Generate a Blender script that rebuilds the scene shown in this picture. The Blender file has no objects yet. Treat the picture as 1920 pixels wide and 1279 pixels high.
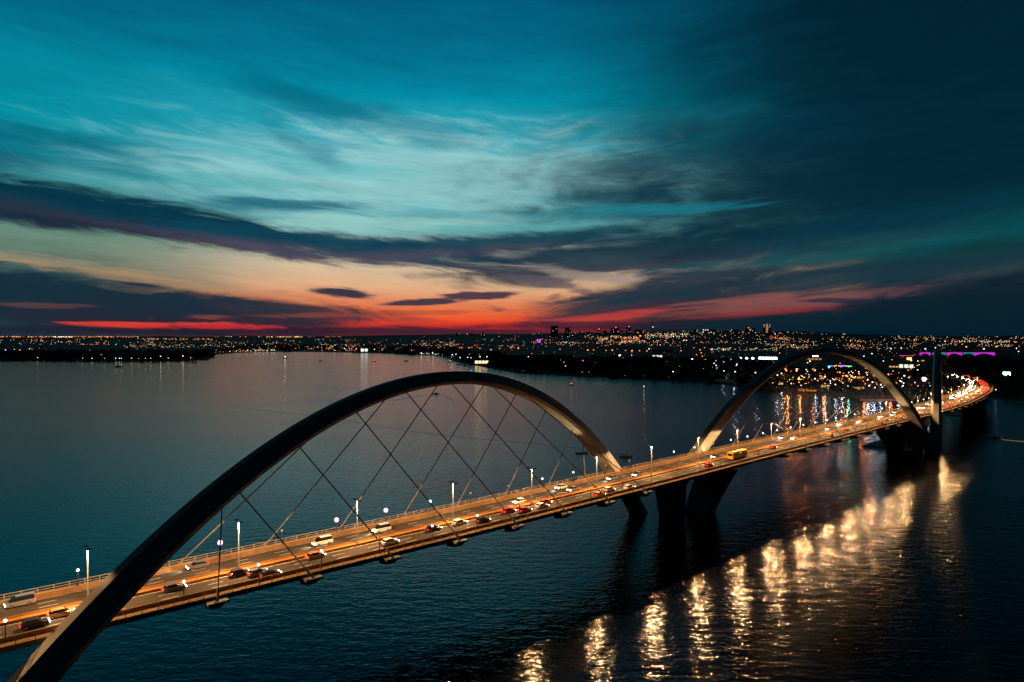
import bpy, bmesh, math, random
from mathutils import Vector, Matrix
R = math.radians
sc = bpy.context.scene
col = sc.collection
PI = math.pi

# ------------------------------------------------------------------ camera
CAM_Z = 70.0
FPX = 1275.0
HOR = 628.0
cam = bpy.data.cameras.new('camera')
cam.sensor_width = 36.0
cam.lens = 36.0 * FPX / 1920.0
cam.clip_start = 1.0
cam.clip_end = 60000.0
cam_o = bpy.data.objects.new('camera', cam)
col.objects.link(cam_o)
cam_o.location = (0, 0, CAM_Z)
cam_o.rotation_euler = (PI / 2 - math.atan((639.5 - HOR) / FPX), 0, 0)
sc.camera = cam_o

# ------------------------------------------------------------------ render settings
sc.view_settings.view_transform = 'Standard'
sc.view_settings.look = 'None'
sc.view_settings.exposure = 0.0
sc.view_settings.gamma = 1.0
sc.cycles.use_denoising = True
sc.cycles.use_adaptive_sampling = False
sc.cycles.max_bounces = 5
sc.cycles.glossy_bounces = 3
sc.cycles.diffuse_bounces = 1
sc.cycles.sample_clamp_indirect = 0.9
sc.cycles.blur_glossy = 0.5
sc.cycles.caustics_reflective = True

# ------------------------------------------------------------------ sky: dusk afterglow with cloud bands
def lin(c):
    return tuple(((v / 255) / 12.92 if v / 255 <= .04045 else (((v / 255) + .055) / 1.055) ** 2.4) for v in c)

class Nt:
    """tiny wrapper that writes shader maths"""
    def __init__(s, tree): s.t = tree
    def m(s, op, a, b=None, c=None, clamp=False):
        n = s.t.nodes.new('ShaderNodeMath'); n.operation = op; n.use_clamp = clamp
        for i, v in enumerate((a, b, c)):
            if v is None: continue
            if isinstance(v, (int, float)): n.inputs[i].default_value = v
            else: s.t.links.new(v, n.inputs[i])
        return n.outputs[0]
    def vec(s, x, y, z=0.0):
        n = s.t.nodes.new('ShaderNodeCombineXYZ')
        for i, v in enumerate((x, y, z)):
            if isinstance(v, (int, float)): n.inputs[i].default_value = v
            else: s.t.links.new(v, n.inputs[i])
        return n.outputs[0]
    def noise(s, v, scale, detail=4, rough=.5, dist=0.0):
        n = s.t.nodes.new('ShaderNodeTexNoise')
        n.inputs['Scale'].default_value = scale; n.inputs['Detail'].default_value = detail
        n.inputs['Roughness'].default_value = rough; n.inputs['Distortion'].default_value = dist
        s.t.links.new(v, n.inputs['Vector']); return n.outputs['Fac']
    def ramp(s, f, pts, interp='LINEAR'):
        n = s.t.nodes.new('ShaderNodeValToRGB'); r = n.color_ramp; r.interpolation = interp
        while len(r.elements) > 1: r.elements.remove(r.elements[0])
        r.elements[0].position = pts[0][0]; r.elements[0].color = (*pts[0][1], 1)
        for p, c in pts[1:]:
            e = r.elements.new(p); e.color = (*c, 1)
        s.t.links.new(f, n.inputs[0]); return n.outputs[0]
    def sstep(s, f, lo, hi):
        n = s.t.nodes.new('ShaderNodeMapRange'); n.interpolation_type = 'SMOOTHSTEP'
        n.inputs['From Min'].default_value = lo; n.inputs['From Max'].default_value = hi
        s.t.links.new(f, n.inputs['Value']); return n.outputs[0]
    def mix(s, f, a, b, mode='MIX'):
        n = s.t.nodes.new('ShaderNodeMix'); n.data_type = 'RGBA'; n.blend_type = mode
        for k, v in ((0, f), (6, a), (7, b)):
            if isinstance(v, (int, float)): n.inputs[k].default_value = v
            elif isinstance(v, tuple): n.inputs[k].default_value = (*v, 1)
            else: s.t.links.new(v, n.inputs[k])
        return n.outputs[2]

def sky_az(u): return math.atan((u - 960) / FPX)
def sky_el(u, v): return math.atan((HOR - v) / math.hypot(FPX, u - 960))

world = bpy.data.worlds.new('World')
sc.world = world
world.use_nodes = True
world.cycles.sampling_method = 'MANUAL'
world.cycles.sample_map_resolution = 256
wt = world.node_tree
wt.nodes.clear()
W = Nt(wt)
tc = wt.nodes.new('ShaderNodeTexCoord')
sp = wt.nodes.new('ShaderNodeSeparateXYZ'); wt.links.new(tc.outputs['Generated'], sp.inputs[0])
X, Y, Z = sp.outputs
az0 = W.m('ARCTAN2', X, Y)
el0 = W.m('ARCSINE', W.m('MINIMUM', W.m('MAXIMUM', Z, -.999), .999))
el_c = W.m('MAXIMUM', el0, 0.0)
# wind-drawn warp and streak fields
wv = W.vec(W.m('MULTIPLY', az0, 3.0), W.m('MULTIPLY', el0, 11.0), 2.3)
n1 = W.noise(wv, 1.0, 5, .55)
n2 = W.noise(W.vec(W.m('MULTIPLY', az0, 2.2), W.m('MULTIPLY', el0, 14.0), 7.7), 1.0, 5, .55)
az = W.m('MULTIPLY_ADD', W.m('SUBTRACT', n1, .5), .20, az0)
elw = W.m('MULTIPLY_ADD', W.m('SUBTRACT', n2, .5), W.m('MULTIPLY_ADD', el_c, .22, .012), el_c)
fan = W.m('MULTIPLY', W.m('ABSOLUTE', W.m('SUBTRACT', az0, .05)), -1.0)
slant = W.m('MULTIPLY_ADD', fan, 3.6, W.m('MULTIPLY', el0, 30.0))
slant2 = W.m('MULTIPLY_ADD', fan, 7.0, W.m('MULTIPLY', el0, 85.0))
streak = W.m('MULTIPLY_ADD', W.m('SUBTRACT', W.noise(W.vec(W.m('MULTIPLY', az0, 5.0), slant, 1.1), 1.4, 7, .66, .7), .5), 1.7, .5)
streak2 = W.m('MULTIPLY_ADD', W.m('SUBTRACT', W.noise(W.vec(W.m('MULTIPLY', az0, 7.0), slant2, 4.2), 1.0, 7, .66, .7), .5), 1.9, .5)
fine = W.m('MULTIPLY_ADD', W.m('SUBTRACT', W.noise(W.vec(W.m('MULTIPLY', az0, 9.0), W.m('MULTIPLY', el0, 30.0), 9.2), 1.0, 6, .62, .4), .5), 1.6, .5)

def prof(pts, f):
    P = []
    for v, c in pts:
        P.append((min(1, max(0, math.atan((HOR - v) / FPX) / .6)), lin(c)))
    P.sort(key=lambda q: q[0])
    return W.ramp(f, P, 'B_SPLINE' if False else 'LINEAR')
elr = W.m('DIVIDE', elw, .6)
centre = prof([(-220, (1, 62, 92)), (0, (0, 86, 118)), (110, (0, 114, 144)), (200, (0, 144, 168)), (270, (44, 164, 182)),
               (330, (96, 180, 190)), (390, (102, 180, 188)), (440, (100, 168, 172)), (470, (166, 176, 162)), (505, (214, 190, 158)),
               (540, (226, 176, 134)), (566, (226, 134, 90)), (588, (238, 104, 56)), (604, (232, 66, 40)), (616, (186, 40, 44)), (628, (86, 34, 50))], elr)
left = prof([(-220, (0, 52, 80)), (0, (0, 80, 110)), (120, (0, 106, 134)), (220, (0, 134, 156)), (300, (2, 146, 164)), (350, (10, 128, 146)),
             (430, (80, 138, 134)), (470, (104, 140, 124)), (500, (98, 122, 108)), (540, (52, 80, 84)), (628, (26, 46, 60))], elr)
right = prof([(-220, (0, 14, 22)), (0, (0, 22, 32)), (120, (0, 31, 43)), (280, (0, 38, 50)), (390, (0, 40, 52)), (430, (0, 56, 68)), (455, (2, 66, 74)),
              (490, (8, 56, 62)), (530, (42, 58, 66)), (560, (46, 48, 58)), (600, (12, 36, 48)), (628, (4, 26, 38))], elr)
fl = W.sstep(az, -.62, -.25)
fr = W.sstep(W.m('MULTIPLY_ADD', W.m('SUBTRACT', streak, .5), .16, az), .02, .50)
fr = W.m('MAXIMUM', fr, W.m('MULTIPLY', W.sstep(az, .04, .24), W.m('SUBTRACT', 1.0, W.sstep(elw, .05, .10))))
c = W.mix(fl, left, centre)
c = W.mix(fr, c, right)
# the whole sky behind the photographer is already night


def blob(c, colr, u, v, rx, ry, tilt=0.0, op=1.0, lo=.35, hi=.75, k=.5, tex=None, low=None):
    """elliptical bank of cloud: u, v, radii describe its bearing and elevation; tex frays it"""
    a0, e0 = sky_az(u), sky_el(u, v)
    ra, re = rx / FPX, ry / FPX
    ca, sa = math.cos(R(tilt)), math.sin(R(tilt))
    dx = W.m('SUBTRACT', az, a0); dy = W.m('SUBTRACT', elw, e0)
    p = W.m('ADD', W.m('MULTIPLY', dx, ca / ra), W.m('MULTIPLY', dy, sa / ra))
    q = W.m('ADD', W.m('MULTIPLY', dx, -sa / re), W.m('MULTIPLY', dy, ca / re))
    d2 = W.m('ADD', W.m('MULTIPLY', p, p), W.m('MULTIPLY', q, q))
    g0 = W.m('EXPONENT', W.m('MULTIPLY', d2, -.7)); g = g0
    g = W.m('MULTIPLY_ADD', W.m('SUBTRACT', tex if tex is not None else streak, .5), k, g)
    f = W.m('MULTIPLY', W.m('MULTIPLY', W.sstep(g, lo, hi), op), W.sstep(g0, .02, .22))
    if low is not None:     # underside of the bank catches another colour
        cc = W.mix(W.sstep(q, -.9, .15), lin(low), lin(colr))
    else: cc = lin(colr)
    return W.mix(f, c, cc)
BLOBS = [
    # u, v, rx, ry, tilt, colour, opacity, lo, hi, k, tex, underside
    (760, 335, 400, 66, 1, (142, 198, 200), .95, .15, .9, .9, streak, None),
    (560, 300, 260, 18, -4, (70, 172, 180), .5, .3, .9, 1.0, streak2, None),
    (420, 350, 260, 14, 3, (60, 164, 170), .5, .3, .9, 1.0, streak2, None),
    (690, 428, 310, 15, 1, (146, 198, 192), .85, .3, .75, .9, streak2, None),
    (1000, 432, 230, 10, 3, (90, 172, 176), .7, .3, .75, .9, streak2, None),
    (560, 190, 170, 34, -14, (0, 96, 122), .5, .2, 1.0, .7, fine, None),
    (700, 228, 190, 24, -12, (0, 102, 128), .42, .2, 1.0, .7, fine, None),
    (590, 275, 80, 18, -24, (0, 118, 142), .5, .2, 1.0, .6, fine, None),
    (20, 245, 190, 26, -4, (0, 88, 112), .6, .2, 1.0, .8, fine, None),
    (-30, 300, 110, 30, 0, (0, 78, 100), .6, .2, 1.0, .6, fine, None),
    (250, 330, 140, 16, -6, (0, 112, 132), .5, .3, 1.0, .8, fine, None),
    (60, 388, 330, 34, -5, (0, 48, 66), 1.0, .3, .7, .7, streak, (30, 42, 62)),
    (330, 424, 300, 30, -7, (0, 52, 70), 1.0, .3, .7, .7, streak, (50, 48, 66)),
    (560, 396, 160, 12, 3, (0, 94, 116), .8, .3, .85, .8, streak2, None),
    (620, 466, 320, 24, -4, (6, 62, 82), .95, .28, .74, .8, streak, (80, 72, 92)),
    (930, 462, 320, 18, 3, (4, 62, 82), .95, .28, .76, .7, streak, (76, 68, 90)),
    (1260, 472, 430, 36, 4, (2, 50, 68), .95, .26, .8, .8, streak, (46, 52, 70)),
    (1190, 372, 150, 18, 6, (0, 84, 106), .6, .25, .95, .8, fine, None),
    (1330, 290, 320, 50, 7, (0, 56, 78), .6, .15, 1.0, .8, fine, None),
    (1600, 340, 440, 80, 6, (0, 38, 54), .85, .15, .95, .7, fine, None),
    (1560, 130, 560, 150, 20, (0, 36, 54), .55, .1, .9, .5, fine, None),
    (1180, 400, 190, 11, 3, (10, 124, 140), .6, .3, .85, .9, streak2, None),
    (90, 562, 330, 38, -5, (14, 46, 60), 1.0, .28, .72, .8, streak, None),
    (380, 586, 300, 30, -2, (20, 44, 60), .95, .28, .74, .8, streak, (40, 34, 52)),
    (120, 502, 260, 12, -6, (156, 142, 112), .6, .35, .85, 1.0, streak2, None),
    (260, 530, 200, 9, -7, (176, 142, 104), .6, .35, .85, 1.0, streak2, None),
    (1240, 548, 250, 34, 10, (38, 50, 66), .95, .26, .76, .9, streak, (58, 42, 60)),
    (1500, 520, 420, 22, 5, (14, 50, 64), .85, .26, .8, .9, streak, None),
    (1000, 526, 100, 9, -12, (86, 76, 88), .8, .3, .8, .9, streak2, None),
    (1080, 514, 130, 9, -6, (156, 138, 130), .75, .3, .8, .9, streak2, None),
    (1430, 574, 170, 20, 5, (140, 82, 80), .8, .26, .8, .8, streak2, (150, 50, 58)),
    (1600, 556, 110, 12, 4, (96, 68, 76), .55, .28, .85, .8, streak2, None),
    (1150, 592, 170, 8, 4, (196, 62, 62), .6, .4, .8, .9, streak2, None),
    (1180, 612, 300, 9, 0, (44, 32, 48), .85, .3, .8, .8, streak2, None),
    (1480, 606, 260, 9, 1, (30, 34, 50), .85, .28, .8, .8, streak2, None),
    (1690, 598, 340, 22, 2, (4, 36, 50), .95, .28, .74, .7, streak, None),
    (1740, 572, 170, 20, 3, (14, 38, 52), .85, .25, .8, .8, streak, None),
    (1850, 588, 260, 52, 4, (2, 32, 46), 1.0, .25, .78, .7, streak, None),
    (1560, 564, 70, 4, -2, (24, 40, 54), .8, .35, .7, .7, streak2, None),
    (645, 552, 62, 10, -1, (58, 54, 72), 1.0, .32, .72, .75, streak2, None),
    (795, 565, 85, 7, 5, (70, 56, 72), 1.0, .32, .72, .75, streak2, None),
    (885, 553, 70, 7, 5, (78, 56, 68), 1.0, .32, .72, .75, streak2, None),
    (700, 588, 330, 6, 2, (150, 70, 56), .55, .45, .9, 1.1, streak2, None),
    (520, 620, 460, 8, 0, (30, 30, 46), .85, .3, .8, .8, streak2, None),
    (860, 622, 260, 5, 0, (66, 34, 50), .8, .3, .8, .7, streak2, None),
    (320, 608, 130, 5, 0, (214, 62, 50), .95, .4, .8, 1.0, streak2, None),
    (390, 612, 110, 5, 0, (190, 46, 54), .85, .4, .8, 1.0, streak2, None),
    (95, 575, 70, 4.0, 0, (110, 68, 66), .45, .45, .8, .9, streak2, None),
    (1740, 448, 300, 22, 3, (2, 74, 80), .5, .25, .9, .9, streak, None),
    (1500, 478, 300, 9, 4, (8, 80, 86), .5, .35, .85, 1.0, streak2, None),
]
for (u, v, rx, ry, tl, cc, op, lo, hi, k, tex, low) in BLOBS:
    c = blob(c, cc, u, v, rx, ry, tl, op, lo, hi, k, tex, low)
wisp = W.m('ADD', .90, W.m('MULTIPLY', streak2, .20)); wisp = W.m('MULTIPLY', wisp, W.m('MULTIPLY_ADD', streak, .26, .87))
c = W.mix(1.0, c, W.vec(wisp, wisp, wisp), 'MULTIPLY')
back = W.sstep(W.m('ABSOLUTE', az0), .72, 1.3)
c = W.mix(back, c, lin((1, 10, 17)))
c = W.mix(W.sstep(el0, .44, .80), c, lin((0, 16, 26)))
# a little physical twilight added to the cloud-filtered afterglow
nish = wt.nodes.new('ShaderNodeTexSky'); nish.sky_type = 'NISHITA'; nish.sun_disc = False
nish.sun_elevation = R(-4.0); nish.sun_rotation = R(-6)
c = W.mix(.02, c, nish.outputs[0], 'ADD')
bg = wt.nodes.new('ShaderNodeBackground'); bg.inputs['Strength'].default_value = 1.0
wt.links.new(c, bg.inputs['Color'])
wo = wt.nodes.new('ShaderNodeOutputWorld'); wt.links.new(bg.outputs[0], wo.inputs[0])

# ------------------------------------------------------------------ helpers
def at(u, v, z=0.0):
    """point of the level z seen at bearing/elevation u, v of the survey"""
    y = (CAM_Z - z) * FPX / (v - HOR)
    return Vector(((u - 960) / FPX * y, y, z))

def mesh_obj(name, verts, faces, mat, parent=None, smooth=False, mi=None):
    me = bpy.data.meshes.new(name)
    me.from_pydata([tuple(p) for p in verts], [], faces)
    for m in (mat if isinstance(mat, (list, tuple)) else [mat]):
        me.materials.append(m)
    if mi: me.polygons.foreach_set('material_index', mi)
    if smooth: me.polygons.foreach_set('use_smooth', [True] * len(me.polygons))
    me.update()
    o = bpy.data.objects.new(name, me)
    col.objects.link(o)
    if parent: o.parent = parent
    return o

class MB:
    def __init__(s): s.v = []; s.f = []; s.mi = []; s.cur = 0
    def add(s, vs, fs):
        b = len(s.v); s.v += [Vector(p) for p in vs]
        s.f += [tuple(i + b for i in f) for f in fs]; s.mi += [s.cur] * len(fs)
    def box(s, x0, x1, y0, y1, z0, z1, M=None):
        vs = [Vector((x, y, z)) for z in (z0, z1) for y in (y0, y1) for x in (x0, x1)]
        if M: vs = [M @ p for p in vs]
        s.add(vs, [(0, 2, 3, 1), (4, 5, 7, 6), (0, 1, 5, 4), (2, 6, 7, 3), (0, 4, 6, 2), (1, 3, 7, 5)])
    def prism(s, poly, y0, y1, M=None):
        """polygon in x,z swept along y"""
        n = len(poly)
        vs = [Vector((x, y0, z)) for x, z in poly] + [Vector((x, y1, z)) for x, z in poly]
        if M: vs = [M @ p for p in vs]
        s.add(vs, [tuple(range(n)), tuple(range(2 * n - 1, n - 1, -1))] + [(i, (i + 1) % n + 0, (i + 1) % n + n, i + n)[::-1] for i in range(n)])
    def loft(s, rings, cap=True):
        n = len(rings[0]); vs = [p for r in rings for p in r]; fs = []
        for k in range(len(rings) - 1):
            for i in range(n):
                j = (i + 1) % n
                fs.append((k * n + i, k * n + j, (k + 1) * n + j, (k + 1) * n + i))
        if cap: fs += [tuple(range(n))[::-1], tuple(range((len(rings) - 1) * n, len(rings) * n))]
        s.add(vs, fs)
    def tube(s, pts, rad, n=8):
        pts = [Vector(p) for p in pts]; rs = rad if isinstance(rad, (list, tuple)) else [rad] * len(pts)
        rings = []
        for i, p in enumerate(pts):
            d = (pts[min(i + 1, len(pts) - 1)] - pts[max(i - 1, 0)]).normalized()
            a = d.cross(Vector((0, 0, 1))); 
            if a.length < 1e-3: a = d.cross(Vector((1, 0, 0)))
            a.normalize(); b = d.cross(a)
            rings.append([p + (a * math.cos(2 * PI * k / n) + b * math.sin(2 * PI * k / n)) * rs[i] for k in range(n)])
        s.loft(rings)
    def ball(s, c, r, nu=8, nv=5, sz=1.0):
        c = Vector(c); vs = [c + Vector((0, 0, r * sz))]; fs = []
        for j in range(1, nv):
            th = PI * j / nv
            for i in range(nu):
                ph = 2 * PI * i / nu
                vs.append(c + Vector((r * math.sin(th) * math.cos(ph), r * math.sin(th) * math.sin(ph), r * sz * math.cos(th))))
        vs.append(c - Vector((0, 0, r * sz)))
        for i in range(nu): fs.append((0, 1 + i, 1 + (i + 1) % nu))
        for j in range(nv - 2):
            for i in range(nu):
                a = 1 + j * nu
                fs.append((a + i, a + nu + i, a + nu + (i + 1) % nu, a + (i + 1) % nu))
        a = 1 + (nv - 2) * nu
        for i in range(nu): fs.append((a + i, len(vs) - 1, a + (i + 1) % nu))
        s.add(vs, fs)
    def build(s, name, mat, parent=None, smooth=False):
        return mesh_obj(name, s.v, s.f, mat, parent, smooth, s.mi if isinstance(mat, (list, tuple)) else None)

def tag(o, label=None, cat=None, group=None, kind=None):
    if label: o['label'] = label
    if cat: o['category'] = cat
    if group: o['group'] = group
    if kind: o['kind'] = kind
    return o
def empty(name, loc=(0, 0, 0), rz=0.0):
    o = bpy.data.objects.new(name, None); col.objects.link(o)
    o.location = loc; o.rotation_euler = (0, 0, rz); o.empty_display_size = .5
    return o
KIDS = {}
def copy_tree(o, parent=None):
    c = o.copy(); col.objects.link(c)
    if parent: c.parent = parent
    for ch in KIDS_OF(o): copy_tree(ch, c)
    return c
def KIDS_OF(o):
    k = KIDS.get(o.name)
    if k is None:
        k = KIDS[o.name] = list(o.children)
    return k

# ------------------------------------------------------------------ materials
def material(name, color, rough=.7, metal=0.0, emit=None, es=0.0, noise=None, bump=None, coord='Object', spec=.5):
    m = bpy.data.materials.new(name); m.use_nodes = True
    N = Nt(m.node_tree); t = m.node_tree
    b = t.nodes['Principled BSDF']
    b.inputs['Base Color'].default_value = (*color, 1)
    b.inputs['Roughness'].default_value = rough; b.inputs['Metallic'].default_value = metal
    b.inputs['Specular IOR Level'].default_value = spec
    if emit:
        b.inputs['Emission Color'].default_value = (*emit, 1); b.inputs['Emission Strength'].default_value = es
    if noise or bump:
        g = t.nodes.new('ShaderNodeTexCoord')
        mp = t.nodes.new('ShaderNodeMapping'); t.links.new(g.outputs[coord], mp.inputs[0])
    if noise:   # (scale vec, contrast low, high)
        scl, lo, hi = noise
        mp.inputs['Scale'].default_value = scl
        f = N.noise(mp.outputs[0], 1.0, 6, .6)
        cc = N.ramp(f, [(.3, tuple(x * lo for x in color)), (.7, tuple(min(1, x * hi) for x in color))])
        t.links.new(cc, b.inputs['Base Color'])
    if bump:
        bn = t.nodes.new('ShaderNodeBump'); bn.inputs['Strength'].default_value = 1; bn.inputs['Distance'].default_value = bump[1]
        t.links.new(N.noise(mp.outputs[0] if not noise else g.outputs[coord], bump[0], 5), bn.inputs['Height'])
        t.links.new(bn.outputs[0], b.inputs['Normal'])
    return m
def glow(name, color, s, sample=True):
    m = bpy.data.materials.new(name); m.use_nodes = True; t = m.node_tree; t.nodes.clear()
    e = t.nodes.new('ShaderNodeEmission'); e.inputs[0].default_value = (*color, 1); e.inputs[1].default_value = s
    o = t.nodes.new('ShaderNodeOutputMaterial'); t.links.new(e.outputs[0], o.inputs[0])
    m.cycles.emission_sampling = 'FRONT' if sample else 'NONE'
    return m
SOD = (1.0, .50, .15)
M = {}
M['asphalt'] = material('asphalt', (.050, .041, .032), .85, noise=((.5, 2.2, 1), .5, 1.55), coord='UV', spec=.15)
M['concrete'] = material('concrete', (.26, .245, .22), .8, noise=((.25, .25, .25), .72, 1.15), bump=(2.0, .03))
M['arch_white'] = material('arch_steel_paint', (.42, .40, .37), .7, noise=((.12, .12, .5), .78, 1.1), spec=.2)
M['girder'] = material('girder', (.14, .12, .10), .7, noise=((.3, .3, .3), .7, 1.2))
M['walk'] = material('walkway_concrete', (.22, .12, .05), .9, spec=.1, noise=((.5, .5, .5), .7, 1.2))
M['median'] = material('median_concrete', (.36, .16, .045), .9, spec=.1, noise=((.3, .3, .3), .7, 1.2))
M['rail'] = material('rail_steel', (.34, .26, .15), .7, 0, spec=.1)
M['paintline'] = material('road_paint', (.65, .63, .58), .7, noise=((1, 1, 1), .6, 1.1))
M['cable'] = material('cable_sheath', (.2, .18, .16), .6, spec=.1)
M['pole'] = material('pole_paint', (.30, .30, .29), .6, 0, spec=.2)
M['dark'] = material('dark_metal', (.05, .05, .05), .5, .5)
M['glass'] = material('car_glass', (.01, .012, .015), .08)
M['tyre'] = material('tyre_rubber', (.015, .015, .015), .9)
M['rim'] = material('wheel_rim', (.35, .35, .36), .35, .8)
M['sodium_lens'] = glow('street_light_lens', (1.0, .60, .24), 12.0, False)
M['globe_white'] = glow('walkway_lamp_glow', (.85, .92, 1.0), 6.0, False)
M['globe_pink'] = glow('walkway_lamp_pink_glow', (1.0, .32, .46), 4.5, False)
M['globe_off'] = material('unlit_lamp_glass', (.5, .45, .4), .3)
M['head'] = glow('headlight_glow', (1.0, .88, .66), 40.0, False)
M['tail'] = glow('tail_light_glow', (1.0, .02, .008), 3.2, False)
M['tail_far'] = glow('tail_light_glow_bright', (1.0, .035, .01), 16.0, False)
M['amber'] = glow('bus_sign_glow', (1.0, .55, .1), 8.0, False)

# ------------------------------------------------------------------ water
def water_mat():
    m = bpy.data.materials.new('lake_water'); m.use_nodes = True; t = m.node_tree; N = Nt(t)
    b = t.nodes['Principled BSDF']
    b.inputs['Base Color'].default_value = (.0006, .003, .0045, 1)
    b.inputs['Roughness'].default_value = WATER_ROUGH; b.inputs['IOR'].default_value = 1.29
    g = t.nodes.new('ShaderNodeNewGeometry')
    def mp(sx, sy, rot=0.0):
        n = t.nodes.new('ShaderNodeMapping'); n.inputs['Scale'].default_value = (sx, sy, 1); n.inputs['Rotation'].default_value = (0, 0, rot)
        t.links.new(g.outputs['Position'], n.inputs[0]); return n.outputs[0]
    a = N.noise(mp(.16, .34, R(12)), 1.0, 3, .5)
    c2 = N.noise(mp(.50, .92, R(-14)), 1.0, 2, .5)
    d = N.noise(mp(1.2, 2.2, R(8)), 1.0, 1, .5)
    gust = N.noise(mp(.006, .013, R(20)), 1.0, 3, .5)
    amp = N.m('MULTIPLY_ADD', gust, 1.1, .45)
    # wind freshens along the bridge: calmer water off its near end
    sx = t.nodes.new('ShaderNodeSeparateXYZ'); t.links.new(g.outputs['Position'], sx.inputs[0])
    along = N.m('ADD', N.m('MULTIPLY', sx.outputs[0], .73), N.m('MULTIPLY', sx.outputs[1], .30))
    amp = N.m('MULTIPLY', amp, N.m('MULTIPLY_ADD', N.sstep(along, 10.0, 90.0), .45, .62))
    h = N.m('ADD', N.m('MULTIPLY', a, WAVE[0]), N.m('ADD', N.m('MULTIPLY', c2, WAVE[1]), N.m('MULTIPLY', d, WAVE[2])))
    h = N.m('MULTIPLY', h, amp)
    bn = t.nodes.new('ShaderNodeBump'); bn.inputs['Strength'].default_value = 1; bn.inputs['Distance'].default_value = 1.0
    t.links.new(h, bn.inputs['Height']); t.links.new(bn.outputs[0], b.inputs['Normal'])
    return m
WATER_ROUGH = .10
WAVE = (.26, .15, .018)
M['water'] = water_mat()
wv_ = [(-30000, -3000, 0), (30000, -3000, 0), (30000, 40000, 0), (-30000, 40000, 0)]
lake = tag(mesh_obj('water', wv_, [(0, 1, 2, 3)], M['water']), kind='structure')

# ------------------------------------------------------------------ land
SHORE = [(-900, 676), (-200, 676), (0, 676), (60, 675.5), (150, 677), (300, 677), (380, 675.5), (396, 672), (404, 664), (450, 661.5), (500, 659.5), (600, 660), (700, 662), (760, 665),
         (820, 667), (842, 671), (850, 678), (872, 683), (900, 687), (930, 692), (960, 699), (1000, 702), (1100, 707), (1200, 711), (1300, 716), (1340, 719),
         (1400, 727), (1440, 733), (1500, 737), (1560, 741), (1600, 747), (1620, 750), (1675, 749), (1700, 753), (1740, 752), (1780, 748), (1830, 744), (1870, 748),
         (1900, 751), (1920, 753), (2060, 768), (2300, 790), (3200, 830)]
SKYL = [(-900, 631), (0, 630.5), (400, 631), (520, 631), (640, 630), (720, 628.5), (800, 627), (1000, 626.5), (1050, 625), (1200, 623.5), (1440, 623.5), (1540, 625), (1650, 628.5), (1800, 630.5), (3200, 631)]
def lut(tab, x):
    if x <= tab[0][0]: return tab[0][1]
    for (a, b), (c_, d_) in zip(tab[:-1], tab[1:]):
        if x <= c_: return b + (d_ - b) * (x - a) / (c_ - a)
    return tab[-1][1]
def shore_y(u): return CAM_Z * FPX / (lut(SHORE, u) - HOR)
def hsh(x, y):
    return (math.sin(x * .0021 + 1.3) * math.cos(y * .0017) + .6 * math.sin(x * .0057 + y * .0041) + .4 * math.sin(x * .013 - y * .011))
def ground(x, y):
    u = 960 + FPX * x / y
    ys = shore_y(u)
    d = y - ys
    if d <= 0: return -1.0
    top = CAM_Z + (HOR - lut(SKYL, u)) * 7000 / FPX
    k = min(1.0, d / max(1500, 7000 - ys))
    z = -.6 + 2.6 * min(1, d / 14) + (top - 2) * k ** 1.25
    z += min(d / 900, 1) * 2.2 * hsh(x, y) * (1 + y / 6000)
    if y > 7000: z -= (y - 7000) * .004
    return z
def hit(u, v, h=0.0):
    """walk out along a bearing until the ground (plus h) meets the sight line"""
    y = shore_y(u) + 3
    while y < 14000:
        x = (u - 960) / FPX * y
        zl = CAM_Z - (v - HOR) / FPX * y
        if ground(x, y) + h >= zl: return Vector((x, y, ground(x, y)))
        y *= 1.004
    y = 6900.0
    x = (u - 960) / FPX * y
    return Vector((x, y, ground(x, y)))
us = []
u = -900
while u < 3200:
    us.append(u); u += 8 if -50 < u < 1980 else 60
rows = 64
vs, fs = [], []
for i, u in enumerate(us):
    ys = shore_y(u)
    for j in range(rows):
        if j < 8: y = ys - 4 + j * 3.2
        else: y = (ys + 24) * (16000 / (ys + 24)) ** ((j - 8) / (rows - 9))
        x = (u - 960) / FPX * y
        vs.append((x, y, ground(x, y) if j else -3))
for i in range(len(us) - 1):
    for j in range(rows - 1):
        a = i * rows + j
        fs.append((a, a + rows, a + rows + 1, a + 1))
M['land'] = material('grassy_land', (.035, .042, .02), .95, noise=((.02, .02, .02), .45, 1.5))
tag(mesh_obj('terrain', vs, fs, M['land'], smooth=True), kind='structure')

# ------------------------------------------------------------------ bridge centreline
CLP = [(-260, 170), (-160, 159), (-80, 152.2), (-40, 149.2), (0, 146.8), (40, 145.0), (80, 143.8), (120, 143.0), (200, 142.7), (300, 142.9), (400, 143.1), (500, 143.3), (550, 144.6),
       (600, 147.9), (650, 153.2), (714, 161), (760, 169.5), (811, 181), (870, 198), (928, 219), (990, 243), (1053, 271), (1120, 306), (1200, 352)]
TH = R(43); CT, ST = math.cos(TH), math.sin(TH)
def sl(s, l): return Vector((s * CT - l * ST, s * ST + l * CT))
def _cat(P, n=24):
    out = []
    for i in range(len(P) - 1):
        p0, p1, p2, p3 = P[max(i - 1, 0)], P[i], P[i + 1], P[min(i + 2, len(P) - 1)]
        for k in range(n):
            t = k / n
            out.append(tuple(.5 * ((2 * p1[a]) + (-p0[a] + p2[a]) * t + (2 * p0[a] - 5 * p1[a] + 4 * p2[a] - p3[a]) * t * t + (-p0[a] + 3 * p1[a] - 3 * p2[a] + p3[a]) * t ** 3) for a in (0, 1)))
    out.append(P[-1]); return out
_pl = [sl(*p) for p in _cat(CLP)]
_cum = [0.0]
for a, b in zip(_pl[:-1], _pl[1:]): _cum.append(_cum[-1] + (b - a).length)
_i0 = min(range(len(_pl)), key=lambda i: (_pl[i] - sl(120, 143)).length)
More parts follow.
